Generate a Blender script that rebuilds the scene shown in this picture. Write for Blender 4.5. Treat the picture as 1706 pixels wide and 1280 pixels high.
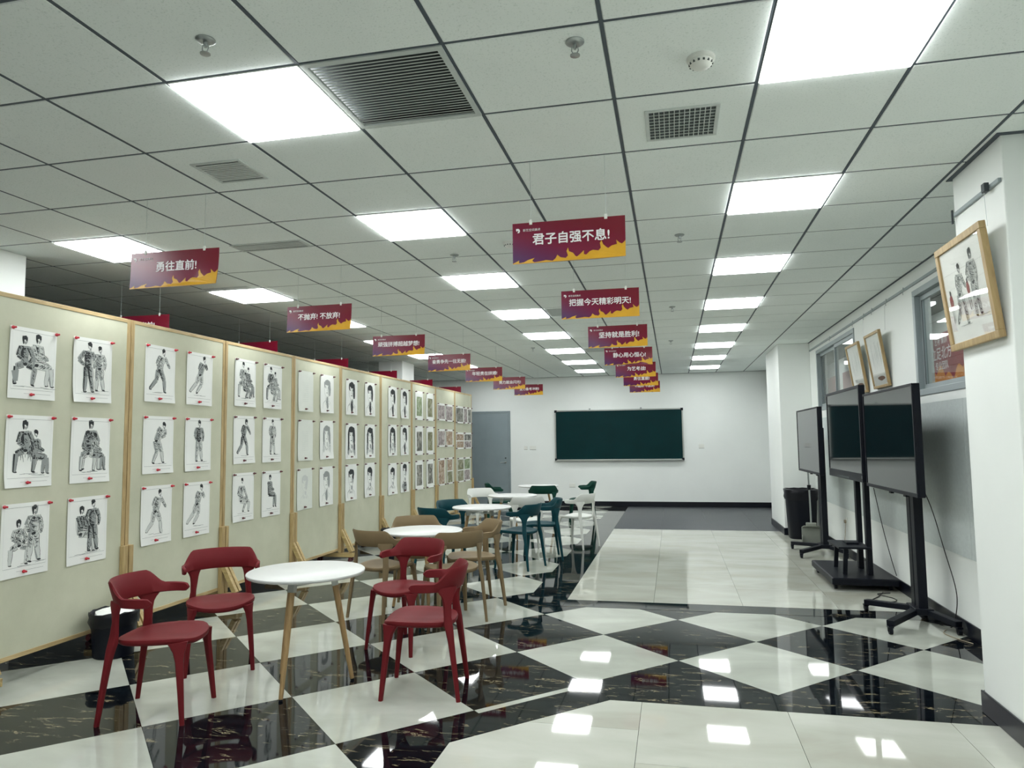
import bpy, math, random
from mathutils import Vector, Matrix
from mathutils.geometry import tessellate_polygon

for o in list(bpy.data.objects):
    bpy.data.objects.remove(o, do_unlink=True)
S = bpy.context.scene
C = S.collection
PI = math.pi

# ------------------------------------------------------------------ camera
HC = 1.5249
F_PX, YAW, PITCH, ROLL = 1185.2223, 0.220843, 0.079989, -0.011892
cy, sy, cp, sp = math.cos(YAW), math.sin(YAW), math.cos(PITCH), math.sin(PITCH)
fwd = Vector((-sy*cp, cy*cp, sp))
r0 = Vector((cy, sy, 0))
up0 = r0.cross(fwd)
cr, sr = math.cos(ROLL), math.sin(ROLL)
rgt = cr*r0 + sr*up0
upv = -sr*r0 + cr*up0
cam_d = bpy.data.cameras.new('camera')
cam = bpy.data.objects.new('camera', cam_d)
C.objects.link(cam)
cam.matrix_world = Matrix(((rgt.x, upv.x, -fwd.x, 0), (rgt.y, upv.y, -fwd.y, 0),
                           (rgt.z, upv.z, -fwd.z, HC), (0, 0, 0, 1)))
cam_d.sensor_fit = 'HORIZONTAL'
cam_d.sensor_width = 36
cam_d.lens = 36*F_PX/1706
cam_d.clip_start = 0.05
cam_d.clip_end = 100
S.camera = cam

def px(p):
    d = Vector(p) - Vector((0, 0, HC))
    z = d.dot(fwd)
    if z < 0.1:
        return None
    return (853 + F_PX*d.dot(rgt)/z, 640 - F_PX*d.dot(upv)/z)

# ------------------------------------------------------------------ world, exposure
W = bpy.data.worlds.new('world')
S.world = W
W.use_nodes = True
W.node_tree.nodes['Background'].inputs[0].default_value = (0.02, 0.03, 0.04, 1)
W.node_tree.nodes['Background'].inputs[1].default_value = 0.3
S.view_settings.view_transform = 'Standard'
S.view_settings.look = 'None'
S.view_settings.exposure = 0.0
S.view_settings.gamma = 1.0
S.view_settings.use_curve_mapping = False
S.cycles.use_denoising = True
S.cycles.max_bounces = 8
S.cycles.diffuse_bounces = 5
S.cycles.glossy_bounces = 4
S.cycles.transmission_bounces = 6
S.cycles.sample_clamp_indirect = 10.0
LIGHT_STRENGTH = 18.0
LIGHT_COLOR = (0.97, 1.0, 1.0, 1)

# ------------------------------------------------------------------ materials
def lin(c):
    c = c/255
    return c/12.92 if c <= 0.04045 else ((c+0.055)/1.055)**2.4
def rgb(r, g, b):
    return (lin(r), lin(g), lin(b), 1)

class NT:
    def __init__(self, name):
        self.m = bpy.data.materials.new(name)
        self.m.use_nodes = True
        self.t = self.m.node_tree
        self.b = self.t.nodes['Principled BSDF']
    def n(self, kind, **kw):
        nd = self.t.nodes.new(kind)
        for k, v in kw.items():
            setattr(nd, k, v)
        return nd
    def l(self, a, b):
        self.t.links.new(a, b)
    def coords(self, which='Object', scale=(1, 1, 1), rand=False):
        tc = self.n('ShaderNodeTexCoord')
        mp = self.n('ShaderNodeMapping')
        mp.inputs['Scale'].default_value = scale
        self.l(tc.outputs[which], mp.inputs[0])
        if rand:
            oi = self.n('ShaderNodeObjectInfo')
            mu = self.n('ShaderNodeMath', operation='MULTIPLY')
            mu.inputs[1].default_value = 37.0
            self.l(oi.outputs['Random'], mu.inputs[0])
            self.l(mu.outputs[0], mp.inputs['Location'])
        return mp.outputs[0]
    def noise(self, vec, scale, detail=3, rough=0.5, dist=0.0):
        nz = self.n('ShaderNodeTexNoise')
        nz.inputs['Scale'].default_value = scale
        nz.inputs['Detail'].default_value = detail
        nz.inputs['Roughness'].default_value = rough
        nz.inputs['Distortion'].default_value = dist
        self.l(vec, nz.inputs['Vector'])
        return nz.outputs['Fac']
    def ramp(self, fac, stops):
        r = self.n('ShaderNodeValToRGB')
        while len(r.color_ramp.elements) < len(stops):
            r.color_ramp.elements.new(0.5)
        for e, (p, c) in zip(r.color_ramp.elements, stops):
            e.position = p
            e.color = c
        self.l(fac, r.inputs[0])
        return r.outputs[0]
    def mix(self, fac, a, b):
        m = self.n('ShaderNodeMix', data_type='RGBA')
        if isinstance(fac, (int, float)):
            m.inputs['Factor'].default_value = fac
        else:
            self.l(fac, m.inputs['Factor'])
        for s, v in ((6, a), (7, b)):
            if isinstance(v, tuple):
                m.inputs[s].default_value = v
            else:
                self.l(v, m.inputs[s])
        return m.outputs[2]
    def bump(self, fac, strength, dist=0.01):
        bp = self.n('ShaderNodeBump')
        bp.inputs['Strength'].default_value = strength
        bp.inputs['Distance'].default_value = dist
        self.l(fac, bp.inputs['Height'])
        self.l(bp.outputs[0], self.b.inputs['Normal'])
    def base(self, v):
        if isinstance(v, tuple):
            self.b.inputs['Base Color'].default_value = v
        else:
            self.l(v, self.b.inputs['Base Color'])
    def set(self, rough=0.5, metal=0.0, spec=0.5, coat=0.0):
        self.b.inputs['Roughness'].default_value = rough
        self.b.inputs['Metallic'].default_value = metal
        self.b.inputs['Specular IOR Level'].default_value = spec
        self.b.inputs['Coat Weight'].default_value = coat
        return self.m

def plain(name, col, rough=0.5, metal=0.0, spec=0.5, vary=0.06, scale=6, coat=0.0, bump=0.0):
    t = NT(name)
    v = t.coords()
    f = t.noise(v, scale, 4)
    lo = tuple(max(0, x*(1-vary)) for x in col[:3])+(1,)
    hi = tuple(min(1, x*(1+vary)) for x in col[:3])+(1,)
    t.base(t.ramp(f, [(0.3, lo), (0.7, hi)]))
    if bump:
        t.bump(t.noise(v, scale*30, 3), bump, 0.002)
    return t.set(rough, metal, spec, coat)

M = {}
M['wall'] = plain('wall_paint', rgb(232, 236, 233), 0.55, vary=0.02, scale=1.5, spec=0.3)
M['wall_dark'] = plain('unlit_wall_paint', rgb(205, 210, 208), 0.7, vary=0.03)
M['ceiling_void'] = plain('ceiling_void', rgb(60, 62, 62), 0.9)
M['skirting'] = plain('black_skirting_tile', rgb(9, 13, 24), 0.3, spec=0.35, vary=0.3)
M['bar'] = plain('grey_ceiling_bar', rgb(74, 84, 92), 0.6)
M['grille'] = plain('grille_metal', rgb(196, 203, 200), 0.45)
M['grille_dark'] = plain('grille_shadow_box', rgb(70, 78, 78), 0.8)
M['white_plastic'] = plain('white_plastic', rgb(226, 228, 222), 0.4, vary=0.02)
M['steel'] = plain('brushed_steel', rgb(170, 176, 176), 0.3, 0.9)
M['alu'] = plain('window_aluminium', rgb(150, 160, 162), 0.45, 0.2, vary=0.04)
M['alu_dark'] = plain('dark_gasket', rgb(52, 60, 64), 0.6)
M['black_metal'] = plain('black_metal', rgb(7, 12, 23), 0.45, 0.0, spec=0.25, vary=0.15)
M['black_plastic'] = plain('black_plastic', rgb(6, 11, 22), 0.45, spec=0.25, vary=0.15)
M['bag'] = plain('black_bin_bag', rgb(7, 10, 18), 0.35, spec=0.3, vary=0.3, scale=20, bump=0.5)
M['paper'] = plain('white_paper', rgb(238, 240, 236), 0.6, vary=0.015)
M['paper_faint'] = plain('faint_paper', rgb(222, 226, 218), 0.6, vary=0.03)
M['ink'] = plain('dark_charcoal', rgb(42, 46, 48), 0.8)
M['ink_mid'] = plain('mid_charcoal', rgb(150, 155, 153), 0.8)
M['ink_light'] = plain('light_charcoal', rgb(204, 208, 204), 0.8)
M['ink_red'] = plain('red_wash', rgb(150, 70, 70), 0.8)
M['ink_green'] = plain('green_wash', rgb(96, 140, 124), 0.8)
M['ink_brown'] = plain('brown_wash', rgb(140, 108, 92), 0.8)
M['pin'] = plain('red_push_pin', rgb(176, 30, 48), 0.3, vary=0.05)
M['pin_dark'] = plain('dark_push_pin', rgb(84, 34, 40), 0.35, vary=0.1)
M['table_white'] = plain('white_table_top', rgb(206, 208, 206), 0.35, vary=0.01, spec=0.3)
M['table_edge'] = plain('table_edge', rgb(206, 204, 196), 0.5)
M['bracket'] = plain('grey_bracket', rgb(176, 180, 176), 0.4, 0.3)
M['felt'] = plain('grey_felt_panel', rgb(200, 208, 207), 0.5, vary=0.05, scale=40, spec=0.3)
M['cable'] = plain('black_cable', rgb(24, 26, 30), 0.6)
M['cable_light'] = plain('pale_cable', rgb(150, 140, 120), 0.6)
M['flame'] = plain('yellow_flame_print', rgb(216, 164, 44), 0.28, vary=0.1, scale=9)
M['letter'] = plain('white_letter_print', rgb(240, 236, 238), 0.4, vary=0.01)
M['string'] = plain('nylon_string', rgb(190, 200, 196), 0.4)
M['board_green'] = plain('green_chalkboard', rgb(0, 42, 44), 0.45, spec=0.13, vary=0.12, scale=2)
M['board_frame'] = plain('chalkboard_frame', rgb(168, 172, 168), 0.35, 0.8)
M['door'] = plain('grey_door_paint', rgb(130, 143, 147), 0.45, vary=0.05, scale=3)
M['dustpan'] = plain('grey_dustpan_plastic', rgb(128, 132, 124), 0.5)
M['poster_red'] = plain('red_poster', rgb(150, 36, 50), 0.5, vary=0.1, scale=3)
M['poster_orange'] = plain('orange_flame_poster', rgb(232, 150, 40), 0.5)
M['chair_red'] = plain('red_chair_plastic', rgb(104, 29, 34), 0.55, vary=0.04, spec=0.15, bump=0.05)
M['chair_khaki'] = plain('khaki_chair_plastic', rgb(122, 106, 80), 0.55, vary=0.04, spec=0.15, bump=0.05)
M['chair_blue'] = plain('blue_chair_plastic', rgb(5, 56, 64), 0.5, vary=0.04, spec=0.18, bump=0.05)
M['chair_white'] = plain('white_chair_plastic', rgb(206, 209, 204), 0.5, vary=0.02, spec=0.3, bump=0.05)
M['chair_green'] = plain('green_chair_plastic', rgb(8, 56, 46), 0.5, vary=0.04, spec=0.18, bump=0.05)

def wood(name, c1, c2, axis=2, rough=0.5):
    t = NT(name)
    sc = [14, 14, 14]
    sc[axis] = 1.2
    v = t.coords(scale=tuple(sc), rand=True)
    f = t.noise(v, 3.5, 5, 0.6, 0.6)
    t.base(t.ramp(f, [(0.3, c1), (0.72, c2)]))
    return t.set(rough)
M['pine'] = wood('pale_pine', rgb(156, 132, 88), rgb(196, 172, 126), 2)
M['pine_h'] = wood('pale_pine_horizontal', rgb(166, 142, 98), rgb(206, 184, 140), 1)
M['pine_x'] = wood('pale_pine_foot', rgb(150, 128, 84), rgb(196, 172, 120), 0)
M['frame_oak'] = wood('oak_picture_frame', rgb(146, 122, 82), rgb(180, 156, 110), 2)
M['table_wood'] = wood('beech_leg', rgb(140, 112, 74), rgb(176, 146, 100), 2)

def mk_ceiling_tile():
    t = NT('mineral_ceiling_tile')
    v = t.coords(rand=True)
    f = t.noise(v, 120, 2)
    g = t.noise(v, 3, 2)
    c = t.ramp(f, [(0.30, rgb(222, 230, 226)), (0.42, rgb(240, 246, 243))])
    t.base(t.mix(t.ramp(g, [(0.3, (0, 0, 0, 1)), (0.8, (0.25, 0.25, 0.25, 1))]), c, rgb(226, 234, 230)))
    t.bump(f, 0.25, 0.002)
    return t.set(0.9, spec=0.15)
M['ceiling_tile'] = mk_ceiling_tile()

def mk_white_tile():
    t = NT('polished_white_tile')
    v = t.coords('Object', (1, 1, 1), True)
    v2 = t.coords('Object', (1.0, 1.7, 1), True)
    f = t.noise(v2, 1.5, 5, 0.5, 0.5)
    c = t.ramp(f, [(0.25, rgb(160, 164, 154)), (0.5, rgb(178, 182, 172)), (0.75, rgb(194, 197, 188))])
    t.base(c)
    t.bump(t.noise(v, 1.3, 1), 0.035, 0.05)
    return t.set(0.035, spec=0.6)
M['tile_white'] = mk_white_tile()

def mk_slab_tile():
    t = NT('polished_cream_slab')
    v = t.coords('Object', (1, 1, 1), True)
    v2 = t.coords('Object', (0.8, 1.8, 1), True)
    f = t.noise(v2, 1.5, 5, 0.5, 0.5)
    t.base(t.ramp(f, [(0.25, rgb(168, 167, 155)), (0.5, rgb(184, 186, 175)), (0.75, rgb(197, 199, 190))]))
    t.bump(t.noise(v, 1.2, 1), 0.035, 0.05)
    return t.set(0.035, spec=0.6)
M['tile_slab'] = mk_slab_tile()

def mk_black_tile(name, rand):
    t = NT(name)
    v = t.coords('Object', (1.0, 3.6, 1), rand)
    f = t.noise(v, 3.2, 6, 0.65, 1.4)
    vein = t.ramp(f, [(0.480, (0, 0, 0, 1)), (0.5, (1, 1, 1, 1)), (0.520, (0, 0, 0, 1))])
    g = t.noise(v, 5.5, 3)
    mask = t.ramp(g, [(0.53, (0, 0, 0, 1)), (0.64, (1, 1, 1, 1))])
    mm = t.n('ShaderNodeMix', data_type='RGBA', blend_type='MULTIPLY')
    mm.inputs['Factor'].default_value = 1
    t.l(vein, mm.inputs[6])
    t.l(mask, mm.inputs[7])
    fleck = t.ramp(t.noise(v, 14, 4, 0.6, 0.8), [(0.66, (0, 0, 0, 1)), (0.74, (0.35, 0.35, 0.35, 1))])
    basec = t.ramp(t.noise(v, 4, 5), [(0.35, rgb(4, 8, 13)), (0.8, rgb(20, 26, 32))])
    c1 = t.mix(fleck, basec, rgb(96, 98, 92))
    t.base(t.mix(mm.outputs[2], c1, rgb(160, 148, 118)))
    vv = t.coords('Object', (1, 1, 1), rand)
    t.bump(t.noise(vv, 1.3, 1), 0.03, 0.05)
    return t.set(0.035, spec=0.34)
M['tile_black'] = mk_black_tile('polished_black_gold_tile', True)
M['tile_black_reflecting'] = plain('black_tile_reflecting_grey', rgb(66, 69, 74), 0.36, spec=0.25, vary=0.12, scale=30)  # far black tiles, grey of the reflected wall put into their base colour
M['granite'] = mk_black_tile('black_granite_ground', False)

def mk_board():
    t = NT('grey_green_pin_board')
    v = t.coords('Object', (1, 1, 1), True)
    f = t.noise(v, 2.2, 5, 0.6)
    t.base(t.ramp(f, [(0.25, rgb(188, 190, 168)), (0.75, rgb(207, 208, 187))]))
    t.bump(t.noise(v, 90, 2), 0.15, 0.002)
    return t.set(0.7, spec=0.2)
M['pinboard'] = mk_board()

def mk_banner():
    t = NT('crimson_banner_print')
    tc = t.n('ShaderNodeTexCoord')
    sep = t.n('ShaderNodeSeparateXYZ')
    t.l(tc.outputs['Object'], sep.inputs[0])
    a = t.n('ShaderNodeMath', operation='MULTIPLY_ADD')
    a.inputs[1].default_value = 0.9
    a.inputs[2].default_value = 0.86
    t.l(sep.outputs[0], a.inputs[0])
    b = t.n('ShaderNodeMath', operation='MULTIPLY_ADD')
    b.inputs[1].default_value = 2.9
    t.l(sep.outputs[2], b.inputs[0])
    t.l(a.outputs[0], b.inputs[2])
    t.base(t.ramp(b.outputs[0], [(0.02, rgb(74, 30, 88)), (0.42, rgb(118, 20, 56)), (0.9, rgb(116, 20, 40))]))
    return t.set(0.22, spec=0.5)
# banner local z runs 0 (top) .. -0.225 (bottom); handled by the ramp's clamp
M['banner'] = mk_banner()

def mk_paint(name, stops, sc):
    t = NT(name)
    v = t.coords('Object', (1, 1, 1), True)
    f = t.noise(v, sc, 6, 0.7, 0.8)
    t.base(t.ramp(f, stops))
    return t.set(0.7, spec=0.2)
M['art_green'] = mk_paint('green_landscape_paint', [(0.3, rgb(78, 96, 70)), (0.5, rgb(142, 156, 122)), (0.7, rgb(204, 210, 196))], 7)
M['art_olive'] = mk_paint('olive_landscape_paint', [(0.3, rgb(84, 86, 66)), (0.5, rgb(140, 140, 112)), (0.72, rgb(212, 212, 200))], 9)
M['art_grey'] = mk_paint('grey_landscape_paint', [(0.32, rgb(52, 54, 54)), (0.5, rgb(126, 126, 118)), (0.7, rgb(206, 204, 196))], 9)
M['art_mauve'] = mk_paint('mauve_sketch_wash', [(0.32, rgb(86, 76, 80)), (0.48, rgb(158, 148, 146)), (0.66, rgb(214, 206, 202))], 14)
M['art_brown'] = mk_paint('brown_sketch_wash', [(0.32, rgb(92, 66, 56)), (0.48, rgb(164, 142, 120)), (0.66, rgb(218, 210, 196))], 14)

def mk_glass(name='window_glass', tint=(0.93, 0.96, 0.955, 1)):
    t = NT(name)
    nt = t.t
    out = nt.nodes['Material Output']
    gl = t.n('ShaderNodeBsdfGlossy')
    gl.inputs['Roughness'].default_value = 0.02
    tr = t.n('ShaderNodeBsdfTransparent')
    tr.inputs[0].default_value = tint
    lw = t.n('ShaderNodeLayerWeight')
    lw.inputs['Blend'].default_value = 0.5
    pw = t.n('ShaderNodeMath', operation='POWER')
    pw.inputs[1].default_value = 4.0
    t.l(lw.outputs['Facing'], pw.inputs[0])
    fr = t.n('ShaderNodeMath', operation='MULTIPLY_ADD')
    fr.inputs[1].default_value = 0.80
    fr.inputs[2].default_value = 0.035
    t.l(pw.outputs[0], fr.inputs[0])
    mx = t.n('ShaderNodeMixShader')
    t.l(fr.outputs[0], mx.inputs[0])
    t.l(tr.outputs[0], mx.inputs[1])
    t.l(gl.outputs[0], mx.inputs[2])
    t.l(mx.outputs[0], out.inputs[0])
    return t.m
M['glass'] = mk_glass()
M['clear_glass'] = mk_glass('picture_glass', (0.985, 0.985, 0.98, 1))
def mk_screen():
    t = NT('glossy_dark_screen')
    t.base(rgb(14, 18, 22))
    return t.set(0.04, spec=0.9)
M['screen'] = mk_screen()
def mk_emit(name, col, s):
    t = NT(name)
    t.base((0.8, 0.8, 0.8, 1))
    t.b.inputs['Emission Color'].default_value = col
    t.b.inputs['Emission Strength'].default_value = s
    return t.set(0.5)
M['lamp'] = mk_emit('lit_light_panel', LIGHT_COLOR, LIGHT_STRENGTH)
M['lamp_dim'] = mk_emit('corridor_light_panel', LIGHT_COLOR, 7.0)

# ------------------------------------------------------------------ mesh helpers
class MB:
    def __init__(self):
        self.v, self.f, self.mi = [], [], []
        self.cur = 0
    def add(self, vs, fs):
        n = len(self.v)
        self.v += [tuple(p) for p in vs]
        self.f += [tuple(i+n for i in f) for f in fs]
        self.mi += [self.cur]*len(fs)
        return self
    def box(self, a, b):
        x0, y0, z0 = a
        x1, y1, z1 = b
        vs = [(x0, y0, z0), (x1, y0, z0), (x1, y1, z0), (x0, y1, z0), (x0, y0, z1), (x1, y0, z1), (x1, y1, z1), (x0, y1, z1)]
        return self.add(vs, [(0, 3, 2, 1), (4, 5, 6, 7), (0, 1, 5, 4), (1, 2, 6, 5), (2, 3, 7, 6), (3, 0, 4, 7)])
    def beam(self, p, q, w, h, side=(0, 0, 1)):
        """rectangular bar from p to q, w across, h along `side`"""
        p, q = Vector(p), Vector(q)
        d = (q-p).normalized()
        s = Vector(side)
        a = d.cross(s).normalized()
        b = a.cross(d).normalized()
        vs = []
        for c in (p, q):
            for i, j in ((-1, -1), (1, -1), (1, 1), (-1, 1)):
                vs.append(c + a*(i*w/2) + b*(j*h/2))
        return self.add(vs, [(3, 2, 1, 0), (4, 5, 6, 7), (0, 1, 5, 4), (1, 2, 6, 5), (2, 3, 7, 6), (3, 0, 4, 7)])
    def tube(self, pts, r, n=8, cap=True):
        pts = [Vector(p) for p in pts]
        rs = r if isinstance(r, (list, tuple)) else [r]*len(pts)
        vs, fs = [], []
        ref = None
        for i, p in enumerate(pts):
            d = (pts[min(i+1, len(pts)-1)] - pts[max(i-1, 0)]).normalized()
            if ref is None:
                ref = Vector((0, 0, 1)) if abs(d.z) < 0.9 else Vector((1, 0, 0))
            a = d.cross(ref).normalized()
            ref = a.cross(d).normalized()
            for k in range(n):
                t = 2*PI*k/n
                vs.append(p + a*math.cos(t)*rs[i] + ref*math.sin(t)*rs[i])
        for i in range(len(pts)-1):
            for k in range(n):
                k2 = (k+1) % n
                fs.append((i*n+k, i*n+k2, (i+1)*n+k2, (i+1)*n+k))
        if cap:
            fs.append(tuple(reversed(range(n))))
            fs.append(tuple(range((len(pts)-1)*n, len(pts)*n)))
        return self.add(vs, fs)
    def lathe(self, prof, c=(0, 0, 0), n=32, axis='z'):
        vs, fs = [], []
        for r, z in prof:
            for k in range(n):
                t = 2*PI*k/n
                x, y = r*math.cos(t), r*math.sin(t)
                vs.append((c[0]+x, c[1]+y, c[2]+z) if axis == 'z' else (c[0]+z, c[1]+x, c[2]+y))
        for i in range(len(prof)-1):
            for k in range(n):
                k2 = (k+1) % n
                fs.append((i*n+k, i*n+k2, (i+1)*n+k2, (i+1)*n+k))
        fs.append(tuple(reversed(range(n))))
        fs.append(tuple(range((len(prof)-1)*n, len(prof)*n)))
        return self.add(vs, fs)
    def sweep(self, rings, closed_ring=True, caps=True):
        n = len(rings[0])
        vs = [p for r in rings for p in r]
        fs = []
        for i in range(len(rings)-1):
            for k in range(n):
                k2 = (k+1) % n
                fs.append((i*n+k, i*n+k2, (i+1)*n+k2, (i+1)*n+k))
        if caps:
            fs.append(tuple(reversed(range(n))))
            fs.append(tuple(range((len(rings)-1)*n, len(rings)*n)))
        return self.add(vs, fs)
    def prism(self, poly, z0, z1):
        n = len(poly)
        vs = [(x, y, z0) for x, y in poly]+[(x, y, z1) for x, y in poly]
        fs = [tuple(reversed(range(n))), tuple(range(n, 2*n))]
        fs += [(i, (i+1) % n, n+(i+1) % n, n+i) for i in range(n)]
        return self.add(vs, fs)
    def mesh(self, name, mats, smooth=0.0):
        me = bpy.data.meshes.new(name)
        me.from_pydata(self.v, [], self.f)
        for m in (mats if isinstance(mats, (list, tuple)) else [mats]):
            me.materials.append(m)
        if len(me.materials) > 1:
            me.polygons.foreach_set('material_index', self.mi)
        me.update()
        if smooth:
            me.polygons.foreach_set('use_smooth', [True]*len(me.polygons))
            me.set_sharp_from_angle(angle=math.radians(smooth))
        return me
    def build(self, name, mats, parent=None, loc=None, smooth=0.0, bevel=0.0):
        o = bpy.data.objects.new(name, self.mesh(name, mats, smooth))
        C.objects.link(o)
        if parent:
            o.parent = parent
        if loc is not None:
            o.location = loc
        if bevel:
            md = o.modifiers.new('bevel', 'BEVEL')
            md.width = bevel
            md.segments = 2
            md.limit_method = 'ANGLE'
        return o

def link(name, me, parent=None, loc=(0, 0, 0)):
    o = bpy.data.objects.new(name, me)
    C.objects.link(o)
    o.parent = parent
    o.location = loc
    return o
def thing(name, label, cat, loc=(0, 0, 0), rotz=0.0, group=None):
    o = bpy.data.objects.new(name, None)
    o.empty_display_size = 0.1
    C.objects.link(o)
    o.location = loc
    o.rotation_euler = (0, 0, rotz)
    return tag(o, label, cat, group)
def tag(o, label, cat, group=None):
    o['label'] = label
    o['category'] = cat
    if group:
        o['group'] = group
    return o
def struct(o):
    o['kind'] = 'structure'
    return o
def dup(root, loc, rotz, label, group=None):
    r = root.copy()
    C.objects.link(r)
    r.location = loc
    r.rotation_euler = (0, 0, rotz)
    r['label'] = label
    if group:
        r['group'] = group
    for ch in list(root.children):
        c = ch.copy()
        C.objects.link(c)
        c.parent = r
        for g in list(ch.children):
            d = g.copy()
            C.objects.link(d)
            d.parent = c
    return r

ORD = ['nearest', 'second', 'third', 'fourth', 'fifth', 'sixth', 'seventh', 'eighth', 'ninth']

# ------------------------------------------------------------------ the room
CZ = 3.024
U0, V0, G = -2.0094, 2.4624, 0.6
YF, XR, XL, YB = 16.65, 2.157, -12.0, -3.0

# floor ---------------------------------------------------------------
floor = struct(MB().box((XL-0.1, YB-0.1, -0.1), (XR+1.3, YF+0.1, -0.0015)).build('floor', M['granite']))

def clip(poly, a, b, c):
    """keep the side a*x+b*y >= c"""
    out = []
    for i in range(len(poly)):
        p, q = poly[i], poly[(i+1) % len(poly)]
        dp, dq = a*p[0]+b*p[1]-c, a*q[0]+b*q[1]-c
        if dp >= 0:
            out.append(p)
        if (dp >= 0) != (dq >= 0):
            t = dp/(dp-dq)
            out.append((p[0]+t*(q[0]-p[0]), p[1]+t*(q[1]-p[1])))
    return out
def area(p):
    return 0.5*abs(sum(p[i][0]*p[(i+1) % len(p)][1]-p[(i+1) % len(p)][0]*p[i][1] for i in range(len(p))))
def inset(poly, d):
    cx = sum(p[0] for p in poly)/len(poly)
    cy_ = sum(p[1] for p in poly)/len(poly)
    out = []
    for p in poly:
        l = math.hypot(p[0]-cx, p[1]-cy_)
        k = 1-d/max(l, 1e-4)
        out.append((cx+(p[0]-cx)*k, cy_+(p[1]-cy_)*k))
    return out
random.seed(3)
D, LX, LY = 0.571, -0.006, 5.170
tile_cache = {}
far_tiles = {'w': MB(), 'b': MB()}
def floor_tile(poly, m, full=False):
    poly = inset(poly, 0.0016)
    cx = sum(p[0] for p in poly)/len(poly)
    cy_ = sum(p[1] for p in poly)/len(poly)
    if full and m in tile_cache:
        me = tile_cache[m]
    else:
        loc = [(x-cx, y-cy_) for x, y in poly]
        me = MB().prism(loc, -0.0012, 0.0).mesh('tile', M[m])
        if full:
            tile_cache[m] = me
    o = link('tile', me, floor, (cx, cy_, 0))
    return o
ns = 0
for j in range(-8, 21):
    for i in range(-22, 6):
        if (i+j) % 2 == 0:
            continue
        x, y = LX+i*D, LY+j*D
        white = (j % 2 == 0) and x > -5.3  # unseen squares behind the boards made black to cut bounce light there
        poly = [(x-D, y), (x, y-D), (x+D, y), (x, y+D)]
        if y > 6.64+0.01:
            poly = clip(poly, -1, 0, 1.415)
        elif y < 3.75:
            poly = clip(poly, -1, 0, 1.40)
        elif x > -1.41:
            poly = clip(poly, 0, -1, -6.64)
            if x > -0.45:
                poly = clip(poly, 0, 1, 4.585)
            else:
                poly = clip(poly, -1, 1, 5.10)
            poly = clip(poly, -1, 0, -XR)
        poly = clip(poly, 0, -1, -YF)
        poly = clip(poly, 0, 1, YB)
        poly = clip(poly, 1, 0, XL) if poly else poly
        if len(poly) < 3 or area(poly) < 0.004:
            continue
        floor_tile(poly, 'tile_white' if white else 'tile_black', len(poly) == 4 and abs(area(poly)-2*D*D) < 1e-4)
        ns += 1
# pale slab areas
def slab_rows(poly_fn, xs, ys):
    for a, b in zip(xs[:-1], xs[1:]):
        yy = ys(a)
        for c, d in zip(yy[:-1], yy[1:]):
            p = poly_fn([(a, c), (b, c), (b, d), (a, d)])
            if len(p) >= 3 and area(p) > 0.004:
                floor_tile(p, 'tile_slab')
slab_rows(lambda p: p, [-1.035, -0.22, 0.58, 1.40, XR], lambda a: [6.925, 7.70, 8.50, 9.30, 10.10, 10.90, 11.70, 12.46])
slab_rows(lambda p: clip(p, 1, -1, -4.74), [-1.155, -0.22, 0.58, 1.40, XR],
          lambda a: ([4.335, 3.925] if a < -0.5 else [4.335, 3.535]) +
          [v for v in ([3.125, 2.325, 1.525, 0.725, -0.075, -0.875] if a < -0.5 else [2.735, 1.935, 1.135, 0.335, -0.465, -1.265])])
# black border strips with mitred joints
def border(poly):
    floor_tile(poly, 'tile_black')
border([(-1.40, YB+1), (-1.158, YB+1), (-1.158, 3.598), (-1.40, 3.70)])
border([(-1.40, 3.70), (-1.158, 3.598), (-0.405, 4.338), (-0.505, 4.60)])
border([(-0.505, 4.585), (-0.405, 4.338), (1.64, 4.338), (1.64, 4.585)])
border([(-1.04, 6.645), (XR, 6.645), (XR, 6.92), (-1.04, 6.92)])
for a, b in ((6.645, 8.2), (8.2, 9.8), (9.8, 11.4), (11.4, 13.0), (13.0, 14.6), (14.6, 16.6)):
    border([(-1.412, a), (-1.04, a), (-1.04, b), (-1.412, b)])
for a, b in ((-1.038, -0.24), (-0.24, 0.56), (0.56, 1.36), (1.36, XR)):
    for c, d in ((12.464, 13.2), (13.2, 14.0), (14.0, 14.8), (14.8, 15.6), (15.6, 16.6)):
        floor_tile([(a, c), (b, c), (b, d), (a, d)], 'tile_black_reflecting')

# walls ---------------------------------------------------------------
struct(MB().box((XL-0.1, YF, 0), (XR+1.3, YF+0.12, CZ+0.3)).build('wall_back', M['wall']))
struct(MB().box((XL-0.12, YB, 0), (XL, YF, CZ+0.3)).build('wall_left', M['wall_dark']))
struct(MB().box((XL-0.1, YB-0.12, 0), (XR+1.3, YB, CZ+0.3)).build('wall_front', M['wall']))
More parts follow.
